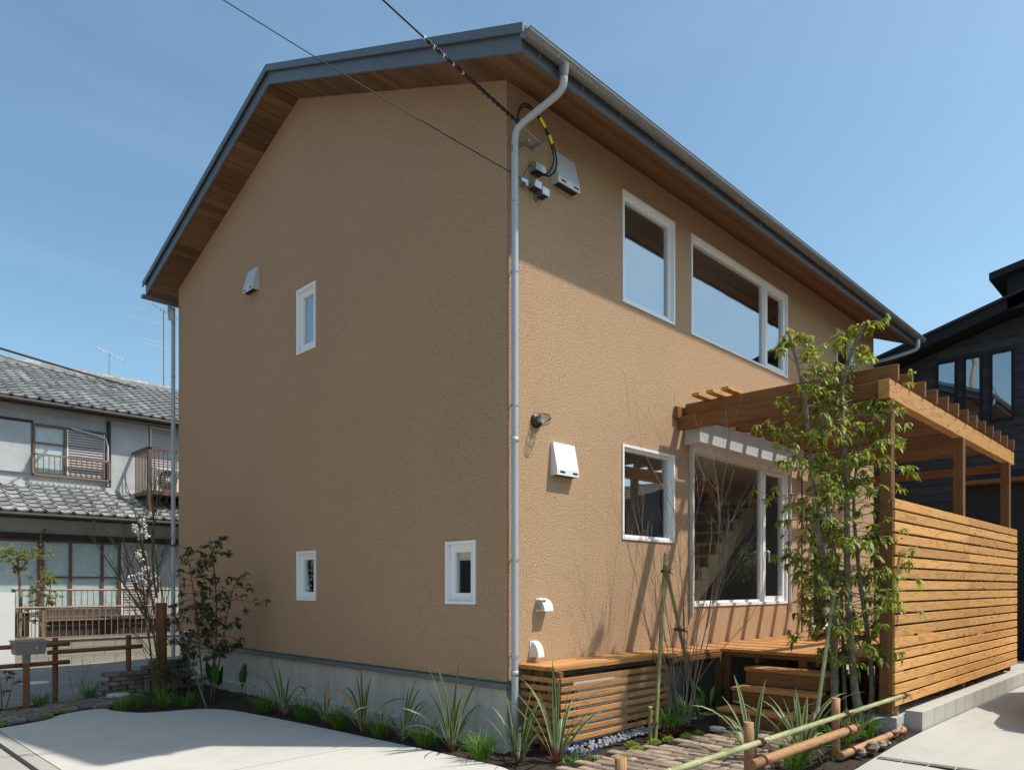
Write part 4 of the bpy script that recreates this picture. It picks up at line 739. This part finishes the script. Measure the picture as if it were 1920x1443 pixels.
for i in range(420):
    x = rng.uniform(.22, 1.75); y = rng.uniform(-.70, -.2) if rng.random() > .4 else rng.uniform(-.70, -.5); r = rng.uniform(.012, .026); gv.rock((x, y, gz(x) - .005 + r * .5 + rng.uniform(0, .012)), r, r * .8, r * .6, 5, .3)
single('gravel', gv, GRAV, 'grey gravel under the slatted screen', 'gravel', kind='stuff')
gv = MB()
for i in range(420): x = rng.uniform(-1.5, -.2); y = rng.uniform(7.0, 9.5) * 1; r = rng.uniform(.015, .035); gv.rock((x + (y - 7) * .35, y, gz(x) - .02 + r * .4), r, r * .8, r * .6, 5, .3)
single('lane_gravel', gv, GRAV, 'loose blue-grey gravel beside the asphalt lane', 'gravel', kind='stuff')
ch = MB()
for i in range(5200):
    x = rng.uniform(-1.9, 3.1); y = rng.uniform(-2.6, 6.6)
    if inpoly(x, y, sm_edge) or (x > 0 and y > 0): continue
    z = gz(x) - .02; a = rng.uniform(0, 6.28); l = rng.uniform(.01, .03); dx, dy = math.cos(a) * l, math.sin(a) * l; zz = z + rng.uniform(-.01, .018); ch.v += [(x - dx, y - dy, zz), (x + dy * .3, y - dx * .3, zz + .006), (x + dx, y + dy, zz + rng.uniform(0, .012)), (x - dy * .3, y + dx * .3, zz)]; b = len(ch.v) - 4; ch.f.append((b, b + 1, b + 2, b + 3))
single('bark_mulch', ch, M('bark_chip', (.10, .06, .035), .95, 0, .4, 12), 'dark bark chips scattered over the planting beds', 'mulch', kind='stuff')
# nandina and twigs at far left
leafy('nandina_shrub', 'small bronze shrub at the left edge below the mailbox', 'shrub', (-2.75, 6.55, -.1), [([(-2.75, 6.55, -.1), (-2.76, 6.55, .2), (-2.78, 6.56, .42)], .008, True), ([(-2.72, 6.5, -.1), (-2.66, 6.5, .15), (-2.62, 6.48, .36)], .008, True)], lambda z: .17, .0, (BARKD, LEAFR), .05, .05, .022, .4, (4, 7), 77)
bare('twiggy_shrub', 'thin bare reddish twigs right of the left brown fence post', 'shrub', (-1.9, 6.55, -.07), [((-1.9, 6.55, -.07), (-2.0, 6.6, .42)), ((-1.88, 6.55, -.07), (-1.85, 6.55, .5)), ((-1.86, 6.55, -.07), (-1.7, 6.52, .45)), ((-1.87, 6.54, -.07), (-1.78, 6.5, .5))], TWIG, 33, .006, 3, .3)
# ================================================================ NEIGHBOUR WITH TILED ROOF
NB = thing('tiled_house', 'old two storey grey house with curved tile roofs across the lane', 'house', (0, 15, 0)); FY = 13.6
F2 = 14.6; KX = (F2 + 4.873) / (FY + 4.873)
TN = lambda u, v, w_: (u, FY - w_, v)
T2 = lambda u, v, w_: (-4.8394 + (u + 4.8394) * KX, F2 - w_, 1.5 + (v - 1.5) * KX)          # upper storey, set back
nw = MB().box(-7, 8, FY, 19, 0, 3.1).box(-6.9, 7.9, F2, 19, 3.1, 5.72); part('wall', nw, NWALL, NB)
SLN = .45; UE, UZ = 14.2, 5.69; RG = 17.8; LE, LZ, LS = 12.95, 3.06, .45
def tile_mesh(w_, l_):
    prof = [(-.5, .012), (-.42, .045), (-.33, .042), (-.24, .01), (-.05, -.006), (.2, -.004), (.4, .006), (.5, .012)]; m = MB(); n = len(prof)
    for yy, dz in ((0, .034), (l_, 0)):
        for u, h in prof: m.v.append((u * w_, yy, h + dz))
    for u, h in prof: m.v.append((u * w_, 0, h - .012))
    for i in range(n - 1): m.f += [(i, i + 1, n + i + 1, n + i), (2 * n + i, 2 * n + i + 1, i + 1, i)]
    return m
def roof(name, x0, x1, ye, ze, slope, yr, nrow, cols, c0):
    a = math.atan(slope); ln = (yr - ye) / math.cos(a); l_ = ln / nrow; w_ = .265; m = MB(); m.prism([(x0, ye, ze - .05), (x0, yr, ze - .05 + slope * (yr - ye)), (x0, yr, ze - .008 + slope * (yr - ye)), (x0, ye, ze - .008)], (x1 - x0, 0, 0))
    ro = part(name, m, TILE, NB); me = tile_mesh(w_, l_ * 1.08).mesh('tile', TILE, smooth=False); rest = MB()
    for j in range(nrow):
        y = ye + j * l_ * math.cos(a) - .03; z = ze + j * l_ * math.sin(a) - .0
        nc0 = int((x0 - c0) / w_); nc1 = int((x1 - c0) / w_)
        for i in range(nc0, nc1):
            x = c0 + (i + .5) * w_
            if 0 <= i < cols: piece('tile', me, (x, y, z), ro, (a, 0, rng.uniform(-.01, .01)))
            else:
                b = len(rest.v); t = tile_mesh(w_, l_ * 1.08); ca, sa = math.cos(a), math.sin(a); rest.v += [(x + p[0], y + p[1] * ca - p[2] * sa, z + p[1] * sa + p[2] * ca) for p in t.v]; rest.f += [tuple(b + q for q in f) for f in t.f]
    part('outer_tiles', rest, TILE, ro, 'stuff'); return ro
UR = roof('upper_roof', -6.5, 7.5, UE, UZ, SLN, RG, 15, 14, -1.75); LR = roof('lower_roof', -6.5, 7.5, LE, LZ, LS, F2, 7, 13, -1.65)
rz = UZ + SLN * (RG - UE)
me = MB().tube([(-.15, 0, 0), (.15, 0, 0)], .10, 10).mesh('ridge_tile', TILE)
for i in range(20): piece('ridge_tile', me, (-2.4 + i * .3, RG, rz + .08), UR)
part('ridge_base', MB().box(-6.5, 7.5, RG - .13, RG + .13, rz - .05, rz + .09), TILE, UR); part('back_slope', MB().prism([(-6.5, RG, rz - .02), (-6.5, RG + 3.3, rz - 1.5), (-6.5, RG + 3.3, rz - 1.55), (-6.5, RG, rz - .1)], (14, 0, 0)), TILE, UR)
part('eave_gutter', MB().tube([(-6.5, UE - .05, UZ - .07), (7.5, UE - .05, UZ - .07)], .045, 10).box(-6.5, 7.5, UE, UE + .03, UZ - .16, UZ - .04), NDARK, UR); part('soffit', MB().poly([(-6.5, UE + .03, UZ - .15), (7.5, UE + .03, UZ - .15), (7.5, F2, UZ - .12), (-6.5, F2, UZ - .12)]), NSOFF, UR)
part('eave_gutter', MB().tube([(-6.5, LE - .05, LZ - .06), (7.5, LE - .05, LZ - .06)], .04, 10).box(-6.5, 7.5, LE, LE + .03, LZ - .13, LZ - .04), NDARK, LR); part('soffit', MB().poly([(-6.5, LE + .03, LZ - .12), (7.5, LE + .03, LZ - .12), (7.5, FY, LZ - .10), (-6.5, FY, LZ - .10)]), NSOFF, LR)
part('flashing', MB().box(-6.5, 7.5, F2 - .06, F2 - .002, 3.78, 3.9), VENT, LR)
part('corner_board', MB().boxT(T2, .54, .61, 3.66, 5.3, .001, .03), NDARK, NB); part('frieze_board', MB().boxT(T2, -6.5, -.9, 5.03, 5.09, .001, .025), NDARK, NB)
part('white_panel', MB().boxT(T2, -3.2, -.955, 3.95, 5.02, .002, .055), NWALL, NB); part('white_panel', MB().boxT(T2, .63, 1.44, 3.78, 5.34, .002, .05), NWALL, NB)
def shutter(u0, u1, v0, v1, nm='louvre_shutter', TN=TN):
    if TN is T2: (u0, _, v0), (u1, _, v1) = T2(u0, v0, 0), T2(u1, v1, 0); TN = lambda u, v, w_: (u, F2 - w_, v)
    o = part(nm, MB().boxT(TN, u0, u1, v0, v1, .02, .04), NSHUT, NB); n = int((v1 - v0) / .062); mm = cbox(u1 - u0 - .06, .014, .034, NSHUT, .004); part('shutter_frame', ring(MB(), TN, u0, u1, v0, v1, .028, .04, .066), VENTW, o)
    for i in range(n - 1): piece('louvre', mm, (TN((u0 + u1) / 2, v0 + .06 + i * .062, .05)), o, (R(-9), 0, 0))
    return o
def nwin(u0, u1, v0, v1, mulls, trans=None, fm=NBROWN, cur=True, TN=TN):
    o = part('window', ring(MB(), TN, u0, u1, v0, v1, .045, .0, .07), fm, NB); e = [u0 + .045] + list(mulls) + [u1 - .045]
    for m_ in mulls: part('mullion', MB().boxT(TN, m_ - .03, m_ + .03, v0 + .045, v1 - .045, .01, .062), fm, o)
    if trans: part('glazing_bar', MB().boxT(TN, u0 + .045, u1 - .045, trans - .015, trans + .015, .03, .055), fm, o)
    for a, b in zip(e, e[1:]): part('pane', MB().boxT(TN, a, b, v0 + .045, v1 - .045, .036, .04), GLASSB, o); part('curtain', MB().boxT(TN, a, b, v0 + .045, v1 - .045, .012, .02), CURT, o) if cur else None
    return o
nwin(-.92, .54, 3.93, 5.03, (-.30,), 4.62, TN=T2); shutter(-.27, .50, 3.96, 5.02, TN=T2)
nwin(-2.9, -.78, .98, 2.52, (-1.8,)); nwin(-.75, .82, .98, 2.52, (-.20, .44), 1.72); shutter(.84, 1.62, .86, 2.55); shutter(1.48, 2.5, 3.78, 5.33, TN=T2)
part('lintel_beam', MB().box(-6.5, 7, FY - .08, FY - .001, 2.53, 2.66), NDARK, NB); part('engawa_board', MB().box(-3, 2.4, FY - .75, FY - .002, .80, .86), NBROWN, NB); part('engawa_skirt', MB().box(-3, 2.4, FY - .7, FY - .66, .1, .79), NDARK, NB)
rail = part('window_railing', MB().boxT(T2, -.95, .57, 4.33, 4.37, .17, .21).boxT(T2, -.95, .57, 3.90, 3.93, .17, .21).boxT(T2, -.95, -.92, 3.9, 4.35, .07, .21).boxT(T2, .54, .57, 3.9, 4.35, .07, .21), NRAIL, NB)
for i in range(14): board('baluster', T2(-.85 + i * .105, 3.93, .19), T2(-.85 + i * .105, 4.33, .19), .014, .014, NBROWN, rail, up=(0, 1, 0), ch=0)
BY = 13.4
bal = part('balcony', MB().box(1.40, 3.8, BY, F2 - .05, 3.70, 3.80).box(1.38, 1.46, BY - .02, BY + .06, 3.25, 4.80).box(1.38, 3.8, BY - .02, BY + .05, 4.76, 4.82).box(1.38, 1.44, BY + .06, F2 - .06, 4.76, 4.82), NBROWN, NB)
for i in range(18): board('baluster', (1.53 + i * .1, BY + .01, 3.8), (1.53 + i * .1, BY + .01, 4.76), .016, .02, NBROWN, bal, up=(0, 1, 0), ch=0)
for i in range(9): board('baluster', (1.41, BY + .14 + i * .1, 3.8), (1.41, BY + .14 + i * .1, 4.76), .02, .016, NBROWN, bal, up=(0, 1, 0), ch=0)
acb = thing('balcony_air_conditioner', 'cream air conditioner with round fan on the neighbour balcony', 'air conditioner', (2.05, 13.8, 3.8)); part('case', MB().box(1.68, 2.46, 13.68, 13.94, 3.82, 4.4), VENTW, acb); fg = part('fan', MB().tube([(1.93, 13.658, 4.11), (1.93, 13.645, 4.11)], [.22, .22], 24), NDARK, acb)
sp_ = MB()
for i in range(18): a = i * math.pi / 9; sp_.tube([(1.93 + .05 * math.cos(a), 13.642, 4.11 + .05 * math.sin(a)), (1.93 + .215 * math.cos(a), 13.642, 4.11 + .215 * math.sin(a))], .004, 4)
part('fan_guard', sp_.tube([(1.93, 13.645, 4.11), (1.93, 13.635, 4.11)], .05, 12), VENTW, acb)
part('wall_downpipe', MB().tube([T2(-.2, 5.02, .1), T2(.35, 4.93, .1), T2(.5, 4.88, .12), T2(.54, 4.7, .13), T2(.54, 3.8, .13)], .02, 8), VENT, NB); part('wall_downpipe', MB().tube([(-.72, 13.35, 2.75), (-.80, 13.4, 2.6), (-.80, 13.4, .9)], .025, 8), NBROWN, NB)
for x, z0, z1, lb in ((1.83, 7.35, 8.1, 'small white television aerial on the tiled roof ridge'), (3.3, 7.3, 9.7, 'tall television mast beside the house gutter')):
    an = thing('aerial', lb, 'aerial', (x, 17.75, z0), 'television aerials'); part('mast', MB().tube([(x, 17.75, z0 - .1), (x, 17.75, z1)], .018, 8), STEEL if z1 < 9 else NRAIL, an); m = MB(); zz = z1 - .03; m.tube([(x - .35, 17.65, zz + .08), (x + .45, 17.9, zz - .06)], .01, 6)
    for i in range(7): f = i / 6; px = x - .35 + .8 * f; m.tube([(px - .05, 17.5 + .25 * f, zz + .08 - .14 * f), (px + .05, 17.85 + .25 * f, zz + .08 - .14 * f)], .006, 5)
    if z1 > 9:
        for dz, L in ((-.1, .75), (-.4, .95), (-.95, .6), (-1.07, .55)): m.tube([(x - L, 17.75, zz + dz), (x + L * .2, 17.75, zz + dz - .02)], .005, 5)
    part('elements', m, VENTW if z1 < 9 else STEEL, an)
lc = thing('roof_cables', 'pair of grey cables sloping down over the tiled roof', 'cable', (-.6, 12, 6)); part('wire', MB().tube(hang((-6, 7.6, 5.4), (1.7, 15.2, 6.6), .05), .022, 6), NDARK, lc); part('wire', MB().tube(hang((-6, 7.6, 5.3), (1.2, 14.8, 6.4), .06), .009, 6), NDARK, lc)
# retaining wall with railing
RWL = thing('retaining_wall', 'weathered concrete block retaining wall along the lane', 'wall', (0, 11.75, 0))
for c in range(3):
    for i in range(-8, 20):
        x = -3.05 + (i + .5 * (c % 2)) * .4
        if x < -4.5: continue
        piece('block', cbox(.396, .15, .165, OLDBLOCK, .004), (x + .2, 11.75, -.05 + .085 + c * .168), RWL)
part('coping', MB().box(-6, 5, 11.65, 11.85, .452, .475), OLDBLOCK, RWL); part('yard_ground', MB().box(-6, 9, 11.83, 13.6, -.1, .42), DIRT, RWL)
def railing(name, label, y, x0, x1, z0, z1, px, mat):
    t = thing(name, label, 'railing', (x0, y, z0), 'brown metal railings'); part('top_rail', MB().tube([(x0, y, z1), (x1, y, z1)], .022, 8), mat, t); part('bottom_rail', MB().box(x0, x1, y - .015, y + .015, z0, z0 + .03), mat, t); n = int((x1 - x0) / .118)
    for i in range(n): board('baluster', (x0 + .06 + i * .118, y, z0 + .03), (x0 + .06 + i * .118, y, z1), .013, .013, mat, t, up=(0, 1, 0), ch=0)
    for x in px: board('post', (x, y + .03, z0 - .25), (x, y + .03, z1 + .01), .05, .05, mat, t, up=(0, 1, 0))
railing('railing', 'brown metal railing on top of the block retaining wall', 11.75, -3.5, 4.2, .49, 1.10, (-1.12, .8, 2.7), NRAIL); railing('railing', 'taller brown metal railing in the yard behind the wall railing', 12.5, -1.50, 3.4, .80, 1.44, (-1.47, 1.1, 3.0), NRAIL)
part('panel', MB().box(-2.2, -1.63, 11.55, 11.64, -.05, 1.40), VENTW, thing('gate_pillar', 'white gate pillar at the left edge by the railing', 'pillar', (-1.96, 11.6, 0)))
yt = Vector((-1.44, 12.15, 0))
leafy('topiary_tree', 'small pruned garden tree with flat top behind the railing', 'tree', (-1.44, 12.15, .4), [([(-1.44, 12.15, .4), (-1.42, 12.15, 1.3), (-1.46, 12.15, 1.9), (-1.44, 12.15, 2.2)], .04, True), ([(-1.44, 12.15, 1.8), (-1.29, 12.08, 2.05), (-1.16, 12.00, 2.25)], .02, True), ([(-1.44, 12.15, 1.8), (-1.60, 12.20, 2.05), (-1.69, 12.25, 2.25)], .02, True)], lambda z: .3 * sm(1.75, 2.0, z), 1.8, (TWIG, LEAF), .012, .05, .028, .2, (6, 9), 31, None, 1)
leafy('yard_shrub', 'bright green leafy shrub behind the railing', 'shrub', (-1.09, 12.10, .4), [([(-1.09, 12.10, .4), (-1.11, 12.10, 1.2), (-1.06, 12.10, 1.8)], .02, True), ([(-1.09, 12.10, .8), (-0.94, 12.05, 1.4), (-.95, 12.05, 1.65)], .015, True)], lambda z: .24, .7, (TWIG, LEAF), .03, .07, .035, .3, (6, 9), 32)
acg = thing('yard_air_conditioner', 'cream air conditioner unit on the ground of the tiled house', 'air conditioner', (-1.2, 12.9, .42)); part('case', MB().box(-1.62, -.9, 12.75, 13.0, .45, 1.02), VENTW, acg); part('fan_grille', MB().box(-1.56, -1.15, 12.742, 12.749, .5, .97), NDARK, acg)
# ================================================================ CHARCOAL HOUSE TO THE EAST
DH = thing('charcoal_house', 'black sided house with a black gable roof beyond the pergola', 'house', (13, 0, 0)); DXX = 13.0
RDY = -2.6; droof = lambda y: 6.55 - .276 * y if y > RDY else 6.55 - .276 * RDY + .276 * (y - RDY)
wm = MB().prism([(DXX, 6, 0), (DXX, 6, droof(6)), (DXX, RDY, droof(RDY)), (DXX, -5, droof(-5)), (DXX, -5, 0)], (9, 0, 0)); part('wall', wm, SIDING, DH)
for i in range(42):
    z = .15 + i * .182; ymax = min(6, (6.55 - z - .09) / .276); ymin = -5 if z < 6.1 else RDY - (droof(RDY) - z - .09) / .276
    if ymax < ymin + .3: continue
    if 1.9 < z < 3.62:
        board('siding_plank', (DXX - .012, -.74, z), (DXX - .012, ymax, z), .022, .176, SIDING, DH); continue
    if z < 1.9: board('siding_plank', (DXX - .012, -.74, z), (DXX - .012, ymax, z), .022, .176, SIDING, DH); continue
    board('siding_plank', (DXX - .012, ymin, z), (DXX - .012, ymax, z), .022, .176, SIDING, DH)
part('recess_shade_sheet', MB().box(DXX - .02, DXX - .004, -5, -.76, 0, 3.6), BLACK, DH); part('recess_soffit', MB().box(DXX - .4, DXX, -5, -.74, 3.62, 3.70), CEDARD, DH)  # flat black sheet, the shade of the entry opening put in as colour
TD = lambda u, v, w_: (DXX - w_, u, v)
for u0, u1 in ((-.60, -.20), (-1.06, -.72), (-1.62, -1.20)):
    o = part('window', ring(MB(), TD, u0, u1, 4.93, 6.36, .045, .0, .07), DTRIM, DH); part('pane', MB().boxT(TD, u0 + .045, u1 - .045, 4.975, 6.315, .04, .045), GLASS, o); part('curtain', MB().boxT(TD, u0 + .045, u1 - .045, 4.975, 6.315, .026, .03), INTD, o)
ro = part('roof', MB().prism([(DXX - .55, 7, droof(7) + .02), (DXX - .55, RDY, droof(RDY) + .02), (DXX - .55, RDY, droof(RDY) + .24), (DXX - .55, 7, droof(7) + .24)], (10, 0, 0)).prism([(DXX - .55, RDY, droof(RDY) + .02), (DXX - .55, -5.4, droof(-5.4) + .02), (DXX - .55, -5.4, droof(-5.4) + .24), (DXX - .55, RDY, droof(RDY) + .24)], (10, 0, 0)), DTRIM, DH)
part('roof_sheet', MB().prism([(DXX - .6, 7.05, droof(7.05) + .245), (DXX - .6, RDY, droof(RDY) + .245), (DXX - .6, RDY, droof(RDY) + .3), (DXX - .6, 7.05, droof(7.05) + .3)], (10, 0, 0)), DROOF, ro)
part('snow_guard', MB().tube([(DXX + .3, .6, droof(.6) + .34), (DXX + 8, .6, droof(.6) + .34)], .04, 8), DTRIM, ro)
up2 = part('upper_roof', MB().prism([(DXX - .75, -1.33, 7.62), (DXX - .75, -3.2, 7.95), (DXX - .75, -3.2, 8.1), (DXX - .75, -1.33, 7.76)], (9, 0, 0)).box(DXX - .55, DXX + 8, -3.0, -1.6, 7.0, 7.7), DTRIM, DH)
sh = thing('hedge_shrub', 'small green shrub behind the far end of the cedar fence', 'shrub', (8.9, -2.0, 0)); m = MB()
for i in range(420): p = Vector((9.1, -2.0, 2.0)) + rdir(-1.4, 1.4) * rng.uniform(.05, .42); m.leaf(p, rdir(-.5, 1), (0, 0, 1), .07, .03, .3, rng.random(), 2)
part('crown', m, LEAF, sh, 'stuff'); part('trunk', MB().tube([(9.1, -2.0, 0), (9.1, -2.0, 1.9)], .03, 8), BARKD, sh)
# ================================================================ PLACES SEEN ONLY IN REFLECTIONS AND SHADOWS
def plain_house(name, label, x0, x1, y0, y1, ze, zr_, wall, rmat, along='x'):
    t = thing(name, label, 'house', ((x0 + x1) / 2, (y0 + y1) / 2, 0)); m = MB(); ym = (y0 + y1) / 2; xm = (x0 + x1) / 2
    if along == 'x': m.prism([(x0, y0, -.3), (x0, y0, ze), (x0, ym, zr_), (x0, y1, ze), (x0, y1, -.3)], (x1 - x0, 0, 0))
    else: m.prism([(x0, y0, -.3), (x0, y0, ze), (xm, y0, zr_), (x1, y0, ze), (x1, y0, -.3)], (0, y1 - y0, 0))
    part('wall', m, wall, t); n = 12; rm = MB()
    for s_ in (-1, 1):
        for i in range(n):
            f0, f1 = i / n, (i + 1) / n
            if along == 'x': a0 = ym + s_ * (y1 - ym + .5) * (1 - f0); a1 = ym + s_ * (y1 - ym + .5) * (1 - f1)
            else: a0 = xm + s_ * (x1 - xm + .5) * (1 - f0); a1 = xm + s_ * (x1 - xm + .5) * (1 - f1)
            h0 = ze - .2 + (zr_ - ze + .25) * f0; h1 = ze - .2 + (zr_ - ze + .25) * f1
            q = [(a0, h0 + .03), (a1, h1), (a1, h1 + .06), (a0, h0 + .1)]
            if along == 'x': rm.prism([(x0 - .5, a, h) for a, h in q], (x1 - x0 + 1, 0, 0))
            else: rm.prism([(a, y0 - .5, h) for a, h in q], (0, y1 - y0 + 1, 0))
    part('roof', rm, rmat, t)
    return t
h1 = plain_house('brown_roofed_house', 'brown sided house with tile roof reflected in the ground floor windows', 13.4, 26, -18, -9.6, 4.0, 5.5, M('brown_siding', (.10, .055, .04), .8, 0, .2, 3), RROOF, 'y')
for x in (14.5, 17, 20): part('window', MB().box(x, x + 1.5, -9.59, -9.54, 1.0, 2.2), VENTW, h1)
h2 = plain_house('house_opposite', 'beige house across the street reflected in the gable windows', -17, -9.8, -3, 17, 6.2, 8.6, M('beige_siding', (.55, .46, .36), .85, 0, .1, 2), RROOF, 'y')  # unseen house, its height and beige wall shaped to block sky and bounce warm light
for y in (-1, 2, 5, 8, 11, 14):
    for z in (1.0, 3.7): part('window', MB().box(-9.79, -9.74, y, y + 1.4, z, z + 1.3), BLACK, h2)
# car parked just right of the frame; its shadow falls over the concrete path
car = thing('parked_car', 'silver compact car parked right of the fence, its shadow on the path', 'car', (5.8, -4.3, .07)); gzc = .075; yA, yB = -3.42, -4.98
side = [(4.98, .32), (5.0, .55), (5.12, .78), (5.45, .93), (5.85, 1.0), (6.15, 1.25), (6.5, 1.5), (7.0, 1.57), (7.9, 1.57), (8.35, 1.5), (8.6, 1.2), (8.68, .9), (8.7, .5), (8.66, .3)]
m = MB(); sects = [(0, .86), (.1, .97), (.22, 1.0), (.78, 1.0), (.9, .97), (1, .86)]; n = len(side)
for f, q in sects:
    y = yA + (yB - yA) * f
    for x, z in side: m.v.append((6.05 + (x - 6.85) * (q if z > .6 else 1), y, gzc + (.3 + (z - .3) * (q if z > .9 else 1))))
for i in range(len(sects) - 1):
    for j in range(n): a = i * n + j; b = i * n + (j + 1) % n; m.f.append((a, b, b + n, a + n))
m.f += [tuple(range(n)), tuple(range((len(sects) - 1) * n, len(sects) * n))[::-1]]; part('body', m, CARP, car, smooth=False)
part('side_window', MB().prism([(5.4, yA + .06, gzc + 1.02), (5.75, yA + .06, gzc + 1.4), (7.4, yA + .06, gzc + 1.4), (7.65, yA + .06, gzc + 1.02)], (0, .02, 0)), BLACK, car)
for x in (4.85, 7.25):
    for y in (yA - .02, yB + .2): wh = part('wheel', MB().tube([(x, y + .02, gzc + .28), (x, y - .18, gzc + .28)], .28, 24), BLACK, car); part('rim', MB().tube([(x, y + .03, gzc + .28), (x, y + .021, gzc + .28)], .18, 18), STEEL, wh)
for y in (yA - .25, yB + .25): part('headlight', MB().box(4.17, 4.3, y - .15, y + .15, gzc + .55, gzc + .68), VENT, car)
